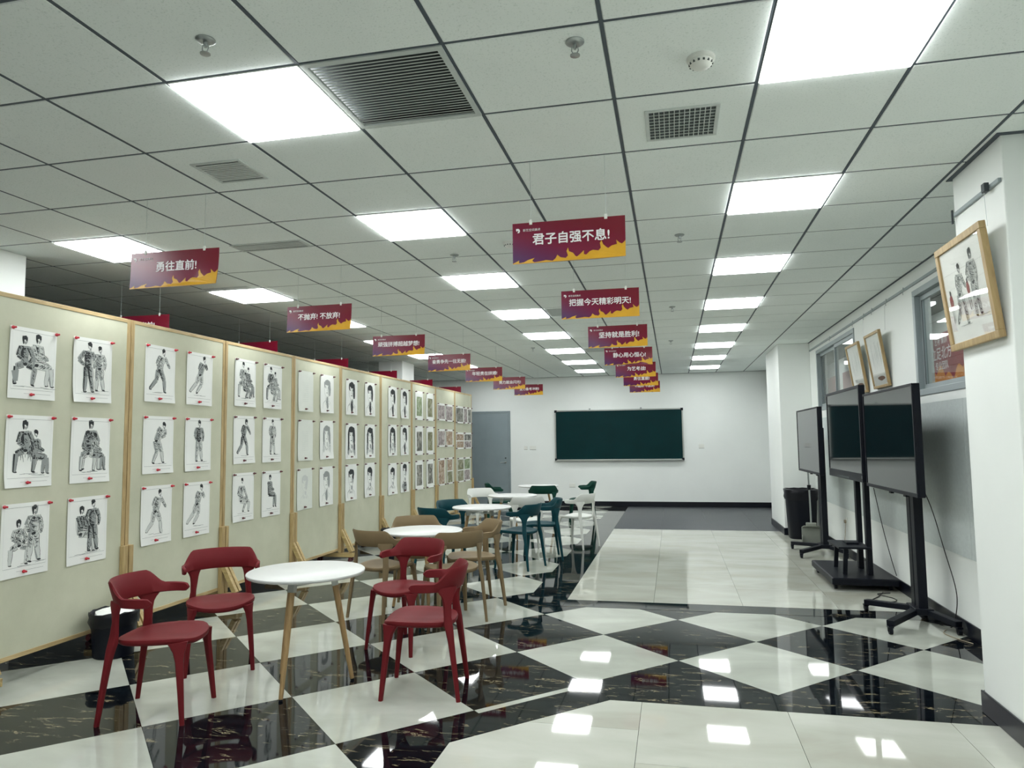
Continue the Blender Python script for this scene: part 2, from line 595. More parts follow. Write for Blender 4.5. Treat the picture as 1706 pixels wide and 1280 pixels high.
# right wall with two window openings
WT = 0.14
wins = [(4.90, 7.0, 1.88, 2.83), (9.15, 11.45, 1.92, 2.83)]
b = MB()
b.box((XR, YB, 0), (XR+WT, YF, 1.88))
b.box((XR, YB, 2.83), (XR+WT, YF, CZ+0.3))
b.box((XR, YB, 1.88), (XR+WT, wins[0][0], 2.83))
b.box((XR, wins[0][1], 1.88), (XR+WT, wins[1][0], 2.83))
b.box((XR, wins[1][1], 1.88), (XR+WT, YF, 2.83))
b.box((XR, wins[1][0], 1.88), (XR+WT, wins[1][1], 1.92))
struct(b.build('wall_right', M['wall']))
for k, (y0, y1, z0, z1) in enumerate(wins):
    w = thing('window_%d' % (k+1), '', 'window')
    del w['label'], w['category']
    struct(w)
    fr = MB()
    x0, x1 = XR-0.012, XR+0.07
    t = 0.055
    fr.box((x0, y0, z0), (x1, y1, z0+t)); fr.box((x0, y0, z1-t), (x1, y1, z1))
    fr.box((x0, y0, z0+t), (x1, y0+t, z1-t)); fr.box((x0, y1-t, z0+t), (x1, y1, z1-t))
    fr.build('window_frame', M['alu'], w, bevel=0.004)
    ym = (y0+y1)/2
    n = 2
    xs = XR+0.018
    for q in range(n):
        a, c = y0+t+(y1-y0-2*t)*q/n, y0+t+(y1-y0-2*t)*(q+1)/n
        dx = 0.03*q
        sh = MB()
        s = 0.045
        sh.box((xs+dx-0.012, a, z0+t), (xs+dx+0.012, c, z0+t+s)); sh.box((xs+dx-0.012, a, z1-t-s), (xs+dx+0.012, c, z1-t))
        sh.box((xs+dx-0.012, a, z0+t+s), (xs+dx+0.012, a+s, z1-t-s)); sh.box((xs+dx-0.012, c-s, z0+t+s), (xs+dx+0.012, c, z1-t-s))
        so = sh.build('sash', M['alu'], w)
        MB().box((xs+dx-0.003, a+s, z0+t+s), (xs+dx+0.003, c-s, z1-t-s)).build('pane', M['glass'], so)
        gk = MB()
        gk.box((xs+dx-0.0135, a+s-0.006, z0+t+s), (xs+dx-0.011, a+s+0.004, z1-t-s))
        gk.box((xs+dx-0.0135, c-s-0.004, z0+t+s), (xs+dx-0.011, c-s+0.006, z1-t-s))
        gk.build('gasket', M['alu_dark'], so)
# corridor behind the windows
struct(MB().box((XR+1.15, YB, 0), (XR+1.27, YF, CZ+0.3)).build('wall_corridor', M['wall']))

# pillars (part of the setting)
def pillar(n, a, b):
    struct(MB().box((a[0], a[1], 0), (b[0], b[1], CZ-0.001)).build('trim_%d' % n, M['wall'], bevel=0.006))
pillar(1, (1.64, 3.90), (XR-0.001, 4.53))
pillar(2, (1.68, 12.0), (XR-0.001, 13.5))
pillar(3, (-5.55, 3.90), (-4.93, 4.54))
pillar(4, (-5.3, 12.3), (-4.83, 12.9))

# baseboards
bh, bt = 0.112, 0.014
def bb(side, *boxes):
    b = MB()
    for p, q in boxes:
        b.box(p, q)
    struct(b.build('baseboard_'+side, M['skirting'], bevel=0.004))
bb('back', ((-3.80, YF-bt, 0), (XR-bt-0.002, YF-0.0005, bh)))
bb('right', ((XR-bt, 4.55, 0), (XR-0.0005, 11.98, bh)), ((XR-bt, 13.53, 0), (XR-0.0005, YF-bt, bh)))
bb('near_pillar', ((1.64-bt, 3.90-bt, 0), (1.6395, 4.53+bt, bh+0.006)), ((1.64, 3.90-bt, 0), (XR, 3.8995, bh+0.006)), ((1.64, 4.5305, 0), (XR-bt, 4.53+bt, bh+0.006)))
bb('far_pillar', ((1.68-bt, 12.0-bt, 0), (1.6795, 13.5+bt, bh)), ((1.68, 12.0-bt, 0), (XR-bt, 11.9995, bh)))

# pale grey wall panel with its upper white band, picture rails
wp = thing('wall_panel', 'long grey felt panel fixed low along the right wall behind the screens', 'wall panel', (XR, 0, 0))
for a, c in ((4.56, 6.0), (6.0, 7.44), (7.44, 8.88), (8.88, 10.32), (10.32, 11.3)):
    MB().box((-0.010, a+0.0015, 0.6), (-0.0005, c-0.0015, 1.81)).build('panel', M['felt'], wp)
r = thing('picture_rail', 'slim grey hanging rail high on the right wall above the windows', 'picture rail', (XR, 0, 2.89))
MB().box((-0.016, 4.55, -0.012), (-0.0005, 11.95, 0.012)).build('rail', M['alu'], r)
for y in (5.6, 7.2, 7.75, 8.28, 8.62, 9.12, 10.4):
    h = MB()
    h.box((-0.022, y-0.008, -0.02), (-0.016, y+0.008, 0.02))
    h.tube([(-0.02, y, -0.02), (-0.026, y, -0.035), (-0.022, y, -0.05)], 0.003, 6)
    h.build('hook', M['steel'], r)
r2 = thing('picture_rail', 'short hanging rail at the top of the near white pillar', 'picture rail', (1.64, 0, 2.80))
MB().box((-0.016, 3.92, -0.010), (-0.0005, 4.51, 0.010)).build('rail', M['alu'], r2)
h = MB(); h.box((-0.04, 4.02, -0.022), (-0.016, 4.06, 0.024)); h.build('hook', M['alu_dark'], r2, bevel=0.003)
h = MB(); h.box((-0.024, 4.50, -0.05), (-0.016, 4.512, 0.03)); h.build('hook', M['alu_dark'], r2)

# ceiling ---------------------------------------------------------------
ceiling = struct(MB().box((XL-0.1, YB-0.1, CZ+0.05), (XR+1.3, YF+0.1, CZ+0.12)).build('ceiling', M['ceiling_void']))
UL, UH, VL, VH = -16, 6, -9, 23
LIGHTS = [(u, v) for u in (-4, 0, 4) for v in range(0, 24, 3)]
LIGHTS_BACK = [(u, v) for u in (-4, 0, 4) for v in (-3, -6)]
GRILLES = [(1, 0), (1, 9), (1, 14), (-4, 6), (-2, 4)]
used = set(LIGHTS+LIGHTS_BACK+[(1, 0)])
cells = []
for u in range(UL, UH+1):
    for v in range(VL, VH+1):
        if (u, v) in used:
            continue
        x0, x1 = U0+G*u, min(U0+G*(u+1), XR)
        y0, y1 = V0+G*v, min(V0+G*(v+1), YF)
        if x1-x0 < 0.05 or y1-y0 < 0.05:
            continue
        pp = [px((x, y, CZ)) for x, y in ((x0, y0), (x1, y0), (x1, y1), (x0, y1))]
        a = 0
        if all(pp):
            cl = [(min(max(p[0], 0), 1706), min(max(p[1], 0), 1280)) for p in pp]
            a = area(cl)
        cells.append((a, x0, y0, x1, y1))
cells.sort(reverse=True)
tcache = {}
rest = MB()
gap = 0.006
for k, (a, x0, y0, x1, y1) in enumerate(cells):
    w, h = x1-x0, y1-y0
    cx, cy_ = (x0+x1)/2, (y0+y1)/2
    def tl(mb, ox, oy):
        W_, H_ = w/2-gap, h/2-gap
        i = 0.006
        vs = [(ox-W_, oy-H_, 0.006), (ox+W_, oy-H_, 0.006), (ox+W_, oy+H_, 0.006), (ox-W_, oy+H_, 0.006),
              (ox-W_+i, oy-H_+i, 0), (ox+W_-i, oy-H_+i, 0), (ox+W_-i, oy+H_-i, 0), (ox-W_+i, oy+H_-i, 0)]
        mb.add(vs, [(7, 6, 5, 4), (0, 4, 5, 1), (1, 5, 6, 2), (2, 6, 7, 3), (3, 7, 4, 0)])
        return mb
    if k < 300 and a > 0:
        key = (round(w, 3), round(h, 3))
        if key not in tcache:
            tcache[key] = tl(MB(), 0, 0).mesh('ceiling_tile', M['ceiling_tile'])
        link('ceiling_tile', tcache[key], ceiling, (cx, cy_, CZ))
    else:
        n0 = len(rest.v)
        tl(rest, cx, cy_)
o = rest.build('ceiling_tiles', M['ceiling_tile'], ceiling, (0, 0, CZ))
o['kind'] = 'stuff'
for u in range(UL, UH+2):
    x = U0+G*u
    if x < XR:
        MB().box((x-0.0075, YB, 0.0), (x+0.0075, YF, 0.010)).build('ceiling_bar', M['bar'], ceiling, (0, 0, CZ+0.001))
for v in range(VL, VH+2):
    y = V0+G*v
    if y < YF:
        MB().box((XL, y-0.006, 0.0), (XR, y+0.006, 0.010)).build('ceiling_bar', M['bar'], ceiling, (0, 0, CZ+0.002))
# wall-edge angle trim
b = MB()
b.box((XL, YF-0.02, CZ-0.004), (XR, YF-0.0005, CZ+0.004))
b.box((XR-0.02, YB, CZ-0.004), (XR-0.0005, YF-0.02, CZ+0.004))
struct(b.build('trim_5', M['bar']))
b = MB()
b.box((1.615, 3.875, CZ-0.006), (1.6395, 4.555, CZ+0.002)); b.box((1.64, 3.875, CZ-0.006), (XR-0.02, 3.8995, CZ+0.002)); b.box((1.64, 4.5305, CZ-0.006), (XR-0.02, 4.555, CZ+0.002))
struct(b.build('trim_6', M['bar']))

# ceiling lights
ld = MB()
ld.box((0.012, 0.012, -0.011), (G-0.012, G-0.012, 0.004))
l_diff = ld.mesh('diffuser', M['lamp'])
lf = MB()
for a, b_ in (((0.004, 0.004, -0.003), (G-0.004, 0.012, 0.01)), ((0.004, G-0.012, -0.003), (G-0.004, G-0.004, 0.01)),
              ((0.004, 0.012, -0.003), (0.012, G-0.012, 0.01)), ((G-0.012, 0.012, -0.003), (G-0.004, G-0.012, 0.01))):
    lf.box(a, b_)
l_frame = lf.mesh('frame', M['white_plastic'])
ROWS = {-4: 'left-hand', 0: 'middle', 4: 'right-hand'}
for u, v in LIGHTS+LIGHTS_BACK:
    lab = ('lit square ceiling light, %s in the %s row' % (ORD[v//3], ROWS[u])) if v >= 0 else \
        'lit square ceiling light behind the photographer, %s of the %s row' % (('first', 'second')[-v//3-1], ROWS[u])
    t = thing('ceiling_light', lab, 'light', (U0+G*u, V0+G*v, CZ-0.001), 0, 'ceiling lights' if v >= 0 else 'ceiling lights behind the photographer')
    link('diffuser', l_diff, t)
    link('frame', l_frame, t)

# large return-air grille
g = thing('ceiling_grille', 'large square louvred return grille beside the nearest middle ceiling light', 'grille', (U0+G*1, V0, CZ), 0, 'air grilles in the ceiling')
b = MB()
for a, c in (((0.004, 0.004, -0.004), (0.596, 0.028, 0.006)), ((0.004, 0.572, -0.004), (0.596, 0.596, 0.006)),
             ((0.004, 0.028, -0.004), (0.028, 0.572, 0.006)), ((0.572, 0.028, -0.004), (0.596, 0.572, 0.006))):
    b.box(a, c)
b.build('frame', M['grille'], g)
MB().box((0.01, 0.01, 0.04), (0.59, 0.59, 0.045)).build('backing', M['grille_dark'], g)
me = MB().add([(0.028, 0.0, 0.0), (0.572, 0, 0.0), (0.572, 0.0135, 0.004), (0.028, 0.0135, 0.004),
               (0.028, 0.0, 0.0015), (0.572, 0, 0.0015), (0.572, 0.0135, 0.0055), (0.028, 0.0135, 0.0055)],
              [(3, 2, 1, 0), (4, 5, 6, 7), (0, 1, 5, 4), (2, 3, 7, 6), (1, 2, 6, 5), (3, 0, 4, 7)]).mesh('slat', M['grille'])
for k in range(24):
    s = link('slat', me, g, (0, 0.032+k*0.0225, 0))
    if k == 12:
        s.rotation_euler = (0, 0.004, -0.014)

def supply(u, v, w, h, label, eggcrate=True):
    g = thing('ceiling_grille', label, 'grille', (U0+G*u, V0+G*v, CZ-0.0005), 0, 'air grilles in the ceiling')
    b = MB()
    f = 0.018
    b.box((-f, -f, -0.006), (w+f, 0, 0.001)); b.box((-f, h, -0.006), (w+f, h+f, 0.001))
    b.box((-f, 0, -0.006), (0, h, 0.001)); b.box((w, 0, -0.006), (w+f, h, 0.001))
    b.build('frame', M['grille'], g, bevel=0.002)
    MB().box((0, 0, -0.0012), (w, h, -0.0007)).build('backing', M['grille_dark'], g)
    if eggcrate:
        n = 13
        m1 = MB().box((-0.0018, 0, -0.006), (0.0018, h, -0.0015)).mesh('blade', M['grille'])
        for k in range(1, n):
            link('blade', m1, g, (w*k/n, 0, 0))
        n = 9
        m2 = MB().box((0, -0.0012, -0.0055), (w, 0.0012, -0.0016)).mesh('bar', M['grille'])
        for k in range(1, n):
            link('bar', m2, g, (0, h*k/n, 0))
    else:
        n = max(4, int(h/0.022))
        m2 = MB().box((0, -0.0075, -0.005), (w, 0.0075, -0.0016)).mesh('blade', M['grille'])
        for k in range(1, n):
            link('blade', m2, g, (0, h*k/n, 0))
supply(3.24, 1.27, 0.30, 0.30, 'small square egg-crate air grille between the smoke detector and the right-hand lights')
supply(-0.76, 1.32, 0.26, 0.25, 'small pale slatted air grille just left of the nearest middle ceiling light', False)
supply(-2.0, 3.72, 0.55, 0.15, 'long slatted air grille in the ceiling right of the nearest left-hand light', False)
supply(1.06, 9.15, 0.46, 0.42, 'dark square air grille left of the second right-hand banner', False)
supply(-3.95, 5.85, 0.45, 0.35, 'dark air grille behind the nearest left-hand banner', False)
supply(1.06, 15.2, 0.46, 0.42, 'far dark air grille left of the fourth right-hand banner', False)

# sprinklers and smoke detectors
def sprinkler(x, y, label, proto=[None]):
    if proto[0] is None:
        t = thing('sprinkler', label, 'sprinkler', (x, y, CZ), 0, 'ceiling sprinklers')
        MB().lathe([(0.036, 0.0), (0.036, -0.004), (0.028, -0.010), (0.016, -0.012)], n=20).build('rose', M['steel'], t, smooth=40)
        b = MB()
        b.tube([(0, 0, -0.008), (0, 0, -0.03)], [0.008, 0.006], 8)
        b.tube([(0.010, 0, -0.02), (0.013, 0, -0.036), (0.004, 0, -0.052)], 0.0022, 6)
        b.tube([(-0.010, 0, -0.02), (-0.013, 0, -0.036), (-0.004, 0, -0.052)], 0.0022, 6)
        b.build('body', M['steel'], t, smooth=40)
        MB().lathe([(0.005, -0.050), (0.019, -0.053), (0.019, -0.056), (0.003, -0.058)], n=16).build('deflector', M['steel'], t, smooth=40)
        proto[0] = t
        return t
    return dup(proto[0], (x, y, CZ), 0, label)
def uv(u, v):
    return U0+G*u, V0+G*v
for (u, v, lab) in ((2.82, 0.17, 'steel sprinkler left of the smoke detector on the near ceiling'),
                    (0.60, -0.40, 'steel sprinkler above the nearest middle ceiling light'),
                    (3.50, 4.70, 'sprinkler in the ceiling right of the nearest right-hand banner'),
                    (0.56, 4.88, 'sprinkler behind the second middle ceiling light'),
                    (3.41, 9.55, 'sprinkler in the ceiling right of the second right-hand banner'),
                    (3.37, 14.3, 'small far sprinkler right of the third right-hand banner'),
                    (0.56, 9.6, 'sprinkler beyond the third middle ceiling light'),
                    (-0.26, 14.6, 'small far sprinkler left of the fifth middle ceiling light')):
    x, y = uv(u, v)
    sprinkler(x, y, lab)
def detector(u, v, label):
    x, y = uv(u, v)
    t = thing('smoke_detector', label, 'smoke detector', (x, y, CZ))
    MB().lathe([(0.055, 0.0), (0.055, -0.010), (0.050, -0.014)], n=28).build('base', M['white_plastic'], t, smooth=40)
    MB().lathe([(0.044, -0.012), (0.046, -0.026), (0.036, -0.036), (0.012, -0.042)], n=28).build('cover', M['white_plastic'], t, smooth=40)
    b = MB()
    for k in range(14):
        a = 2*PI*k/14
        b.box((0.043*math.cos(a)-0.004, 0.043*math.sin(a)-0.004, -0.030), (0.043*math.cos(a)+0.004, 0.043*math.sin(a)+0.004, -0.023))
    b.build('vents', M['grille_dark'], t)
detector(3.60, 0.56, 'round white smoke detector near the large right-hand ceiling light')
detector(1.42, 4.48, 'small white detector left of the nearest right-hand banner')

# ------------------------------------------------------------------ back wall fittings
d = thing('door_1', '', 'door', (-4.704, YF, 0))
del d['label'], d['category']
struct(d)
DW = 0.869
b = MB()
b.box((-0.045, -0.03, 0), (0, -0.0005, 2.245)); b.box((DW, -0.03, 0), (DW+0.045, -0.0005, 2.245)); b.box((0, -0.03, 2.2), (DW, -0.0005, 2.245))
b.build('door_frame', M['door'], d, bevel=0.003)
leaf = MB()
leaf.box((0.003, -0.022, 0.008), (DW-0.003, -0.001, 2.197))
lo = leaf.build('door_leaf', M['door'], d, bevel=0.003)
b = MB()
for k in range(5):
    b.box((0.30+0.05*k, -0.027, 1.33), (0.314+0.05*k, -0.0218, 1.97))
b.box((0.28, -0.027, 1.31), (0.54, -0.0218, 1.33)); b.box((0.28, -0.027, 1.97), (0.54, -0.0218, 1.99))
b.build('vision_grille', M['door'], lo)
b = MB()
b.lathe([(0.026, -0.022), (0.026, -0.03), (0.012, -0.032)], (DW-0.075, 0, 1.02), 18)
b = MB()
b.tube([(DW-0.075, -0.022, 1.02), (DW-0.075, -0.07, 1.02), (DW-0.10, -0.075, 1.02), (DW-0.20, -0.072, 1.015)], 0.009, 8)
b.tube([(DW-0.075, -0.021, 1.02), (DW-0.075, -0.03, 1.02)], 0.028, 16)
b.build('door_handle', M['steel'], lo, smooth=40)
MB().tube([(DW-0.075, -0.021, 1.12), (DW-0.075, -0.034, 1.12)], 0.018, 16).build('lock', M['alu_dark'], lo, smooth=40)

cb = thing('chalkboard', 'wide dark green chalkboard in a metal frame on the far wall', 'chalkboard', (-2.71, YF, 1.05))
BW, BH = 2.95, 1.18
MB().box((0.02, -0.030, 0.02), (BW-0.02, -0.004, BH-0.02)).build('writing_surface', M['board_green'], cb)
b = MB()
b.box((0, -0.045, 0), (0.03, -0.001, BH)); b.box((BW-0.03, -0.045, 0), (BW, -0.001, BH))
b.box((0.03, -0.045, BH-0.03), (BW-0.03, -0.001, BH)); b.box((0.03, -0.045, 0), (BW-0.03, -0.001, 0.03))
b.build('frame', M['board_frame'], cb, bevel=0.004)
MB().box((0.03, -0.09, -0.006), (BW-0.03, -0.03, 0.012)).build('chalk_ledge', M['board_frame'], cb, bevel=0.003)
b = MB()
for x in (0.0, BW-0.05):
    for z in (0.0, BH-0.05):
        b.box((x-0.004, -0.05, z-0.004), (x+0.054, -0.046, z+0.054))
b.build('corner_caps', M['black_plastic'], cb, bevel=0.002)
for x in (0.83, 2.01):
    MB().box((x-0.02, -0.035, BH), (x+0.02, -0.006, BH+0.035)).build('hanging_clip', M['steel'], cb)

def plate(x, z, w, h, lab, y=YF):
    t = thing('wall_switch', lab, 'switch', (x, y, z))
    MB().box((-w/2, -0.012, -h/2), (w/2, -0.0005, h/2)).build('plate', M['white_plastic'], t, bevel=0.003)
    for s in (-1, 1):
        MB().box((s*w*0.22-w*0.18, -0.016, -h*0.3), (s*w*0.22+w*0.18, -0.012, h*0.3)).build('rocker', M['white_plastic'], t, bevel=0.002)
    MB().box((-w/2, -0.004, -h/2-0.006), (w/2, -0.0006, -h/2-0.001)).build('lower_edge', M['grille_dark'], t)
plate(-3.245, 1.36, 0.15, 0.09, 'white light switch plate on the far wall between door and chalkboard')
plate(-3.42, 1.36, 0.08, 0.08, 'small white plate beside the grey far door')
plate(0.625, 1.36, 0.12, 0.09, 'white switch plate on the far wall right of the chalkboard')
plate(-2.32, 0.48, 0.14, 0.09, 'low white socket plate on the far wall under the chalkboard corner')
t = thing('duct_box', 'dark grey box high in the far right corner by the pillar', 'duct', (XR-0.07, 16.0, 2.50))
MB().box((0, 0, 0), (0.068, 0.6, 0.48)).build('casing', M['alu_dark'], t, bevel=0.004)
b = MB()
for k in range(8):
    b.box((-0.006, 0.05, 0.05+k*0.05), (0.0, 0.55, 0.07+k*0.05))
b.build('louvres', M['alu'], t)

# ------------------------------------------------------------------ text helper
def text_mesh(s, size, bold=0.012, ext=0.0004):
    cu = bpy.data.curves.new('txt', 'FONT')
    cu.body = s
    cu.size = size
    cu.align_x = 'CENTER'
    cu.align_y = 'CENTER'
    cu.extrude = ext
    cu.resolution_u = 2
    o = bpy.data.objects.new('txt', cu)
    C.objects.link(o)
    dg = bpy.context.evaluated_depsgraph_get()
    me = bpy.data.meshes.new_from_object(o.evaluated_get(dg))
    bpy.data.objects.remove(o, do_unlink=True)
    if bold:
        # heavier strokes: the same outlines laid down again with a small shift
        vs = [v.co.copy() for v in me.vertices]
        fs = [tuple(p.vertices) for p in me.polygons]
        d = bold*size
        b = MB()
        for k, (dx, dy) in enumerate(((-d, 0), (d, 0), (0, d), (0, -d))):
            b.add([(v.x+dx, v.y+dy, v.z+k*0.00002) for v in vs], fs)
        me = b.mesh('txt', M['letter'])
    return me

# ------------------------------------------------------------------ hanging banners
BAN_W, BAN_H = 0.60, 0.222
FL = [(0, 0.015), (0.03, 0.05), (0.058, 0.085), (0.056, 0.02), (0.10, 0.035), (0.14, 0.085), (0.197, 0.125), (0.176, 0.06), (0.195, 0.02),
      (0.25, 0.035), (0.30, 0.055), (0.36, 0.03), (0.385, 0.08), (0.402, 0.165), (0.43, 0.10), (0.476, 0.075), (0.496, 0.13), (0.484, 0.24), (0.497, 0.325),
      (0.506, 0.23), (0.54, 0.19), (0.562, 0.11), (0.575, 0.09), (0.605, 0.15), (0.637, 0.23), (0.636, 0.14), (0.655, 0.12), (0.69, 0.20), (0.716, 0.225),
      (0.765, 0.20), (0.785, 0.26), (0.778, 0.38), (0.792, 0.44), (0.806, 0.34), (0.836, 0.26), (0.85, 0.235), (0.88, 0.29), (0.926, 0.315), (0.92, 0.42),
      (0.948, 0.345), (0.968, 0.315), (0.985, 0.35), (1.0, 0.40)]
def bend(x, z, k):
    """local shape of the thin hanging sheet: lower edge drifts, one corner curls"""
    fx, fz = x/BAN_W, -z/BAN_H
    return 0.012*k[0]*fz*fz + 0.03*k[1]*max(0, fx-0.75)*fz*fz*3 + 0.010*k[2]*math.sin(fx*PI)*fz
def banner(cx, y, ztop, rot, text, k, label, group, logo=True):
    t = thing('hanging_banner', label, 'banner', (cx, y, ztop), rot, group)
    NX, NZ = 28, 14
    vs, fs = [], []
    for s in (0, 1):
        for i in range(NX+1):
            for j in range(NZ+1):
                x, z = BAN_W*i/NX, -BAN_H*j/NZ
                vs.append((x-BAN_W/2, bend(x, z, k)+0.0012*s, z))
    n = (NX+1)*(NZ+1)
    for i in range(NX):
        for j in range(NZ):
            a = i*(NZ+1)+j
            q = (a, a+1, a+NZ+2, a+NZ+1)
            fs += [q, tuple(n+e for e in reversed(q))]
    ring = [i*(NZ+1) for i in range(NX+1)]+[NX*(NZ+1)+j for j in range(1, NZ+1)]+[i*(NZ+1)+NZ for i in range(NX-1, -1, -1)]+[j for j in range(NZ-1, 0, -1)]
    for a, c in zip(ring, ring[1:]+ring[:1]):
        fs.append((a, c, c+n, a+n))
    sh = MB().add(vs, fs).build('sheet', M['banner'], t, smooth=30)
    # flame print
    prof = [(x*BAN_W, -BAN_H+h*BAN_H) for x, h in FL]
    poly = [(0, -BAN_H), (BAN_W/4, -BAN_H), (BAN_W/2, -BAN_H), (BAN_W*3/4, -BAN_H), (BAN_W, -BAN_H)]+prof[::-1]
    tri = tessellate_polygon([[Vector((p[0], p[1], 0)) for p in poly]])
    vv = [(p[0]-BAN_W/2, bend(p[0], p[1], k)-0.0014, p[1]) for p in poly]
    fm = MB()
    for tr in tri:
        a, b_, c = [Vector(vv[i]) for i in tr]
        if (b_-a).cross(c-a).y > 0:
            tr = (tr[0], tr[2], tr[1])
        fm.f.append(tuple(tr)); fm.mi.append(0)
    fm.v = vv
    fm.build('flame_print', M['flame'], sh)
    def put(s, size, ox, oz, nm, bold):
        me = text_mesh(s, size, bold)
        for v in me.vertices:
            x, z = v.co.x+ox, v.co.y+oz
            v.co = (x-BAN_W/2, bend(x, z, k)-0.0022-v.co.z, z)
        me.materials.clear()
        me.materials.append(M['letter'])
        o = link(nm, me, sh)
    if text:
        n_ = len(text)
        size = min(0.066, 0.50/max(n_-0.4, 1))
        put(text, size, 0.30 if n_ > 8 else 0.315, -0.098, 'slogan', 0.020)
    if logo:
        put('新艺空间美术', 0.016, 0.105, -0.042, 'logo_text', 0.0)
        b = MB()
        m = [(0.030+0.011*math.cos(a), -0.041+0.011*math.sin(a)) for a in [PI*2*q/18 for q in range(13)]]+[(0.030, -0.041), (0.024, -0.030), (0.022, -0.049)]
        m = [(0.020, -0.030), (0.033, -0.030), (0.040, -0.036), (0.041, -0.046), (0.036, -0.053), (0.026, -0.053), (0.031, -0.047), (0.032, -0.041), (0.028, -0.040), (0.024, -0.045), (0.020, -0.040)]
        tri = tessellate_polygon([[Vector((p[0], p[1], 0)) for p in m]])
        b.v = [(p[0]-BAN_W/2, bend(p[0], p[1], k)-0.0022, p[1]) for p in m]
        b.f = [tuple(x) for x in tri]
        b.mi = [0]*len(b.f)
        b.build('logo', M['letter'], sh)
    for x in (0.10, 0.50):
        q = MB()
        q.box((x-0.008-BAN_W/2, -0.003, -0.012), (x+0.008-BAN_W/2, 0.004, 0.014))
        q.build('clip', M['white_plastic'], t, bevel=0.002)
        MB().tube([(x-BAN_W/2, 0, 0.012), (x-BAN_W/2, 0, CZ-ztop-0.001)], 0.0012, 5).build('string', M['string'], t)
RT = ['君子自强不息!', '把握今天精彩明天!', '坚持就是胜利!', '静心用心恒心!', '为艺考战!', '勇往直前!', '不抛弃! 不放弃!']
LT = ['勇往直前!', '不抛弃! 不放弃!', '顽强拼搏超越梦想!', '奋勇争先一往无前!', '年轻贵在拼搏!', '努力就会闪光!', '全力备考冲刺!']
random.seed(11)
for k in range(7):
    y = V0+G*(2+3*k)
    kk = (random.uniform(-0.4, 0.4), (-1.0 if k == 0 else random.uniform(-0.5, 0.5)), random.uniform(-0.6, 0.6))
    banner(-0.509+(-0.012 if k else 0), y, 2.690, math.radians([0, 1, -1, 2, -1, 1, -2][k]), RT[k], kk,
           'red flame-edged slogan banner, %s in the right-hand row' % ORD[k], 'slogan banners, right-hand row')
for k in range(7):
    y = V0+G*(2+3*k)
    kk = (random.uniform(-0.8, 0.2), random.uniform(-0.9, 0.2), random.uniform(-0.6, 0.6))
    banner(-2.895, y, 2.693, math.radians([1, -1, 1, -2, 1, -1, 2][k]), LT[k], kk,
           'red flame-edged slogan banner, %s in the left-hand row' % ORD[k], 'slogan banners, left-hand row')
for k in range(6):
    y = V0+G*(5+3*k)
    banner(-4.66, y, 2.693, math.radians([1, -1, 2, 0, -6, 1][k]), ('勇往直前!' if k == 0 else ''), (0.2, 0.2, 0.3),
           'red banner mostly hidden behind the partition boards, %s of that row' % ORD[k], 'slogan banners behind the boards', logo=False)

# ------------------------------------------------------------------ sketches
def ribbon(mb, pts, w, off, tone):
    """a flat pencil stroke lying on the sheet; pts are (u, v) on the sheet"""
    if len(pts) < 2:
        return
    mb.cur = tone
    vs, fs = [], []
    n = len(pts)
    for i, (u, v) in enumerate(pts):
        a, c = pts[max(i-1, 0)], pts[min(i+1, n-1)]
        du, dv = c[0]-a[0], c[1]-a[1]
        L = math.hypot(du, dv) or 1e-6
        ww = w*(0.5+0.5*math.sin(PI*(i+0.6)/(n+0.2)))*0.5
        nu, nv = -dv/L*ww, du/L*ww
        vs += [(off, u+nu, v+nv), (off, u-nu, v-nv)]
    for i in range(n-1):
        fs.append((2*i, 2*i+1, 2*i+3, 2*i+2))
    mb.add(vs, fs)
def blob(mb, cu, cv, ru, rv, off, tone, rnd, rot=0.0, n=12):
    mb.cur = tone
    vs = [(off, cu, cv)]
    for k in range(n):
        a = 2*PI*k/n
        rr = rnd.uniform(0.82, 1.12)
        x, y = ru*rr*math.cos(a), rv*rr*math.sin(a)
        vs.append((off, cu+x*math.cos(rot)-y*math.sin(rot), cv+x*math.sin(rot)+y*math.cos(rot)))
    mb.add(vs, [(0, 1+(k+1) % n, 1+k) for k in range(n)])
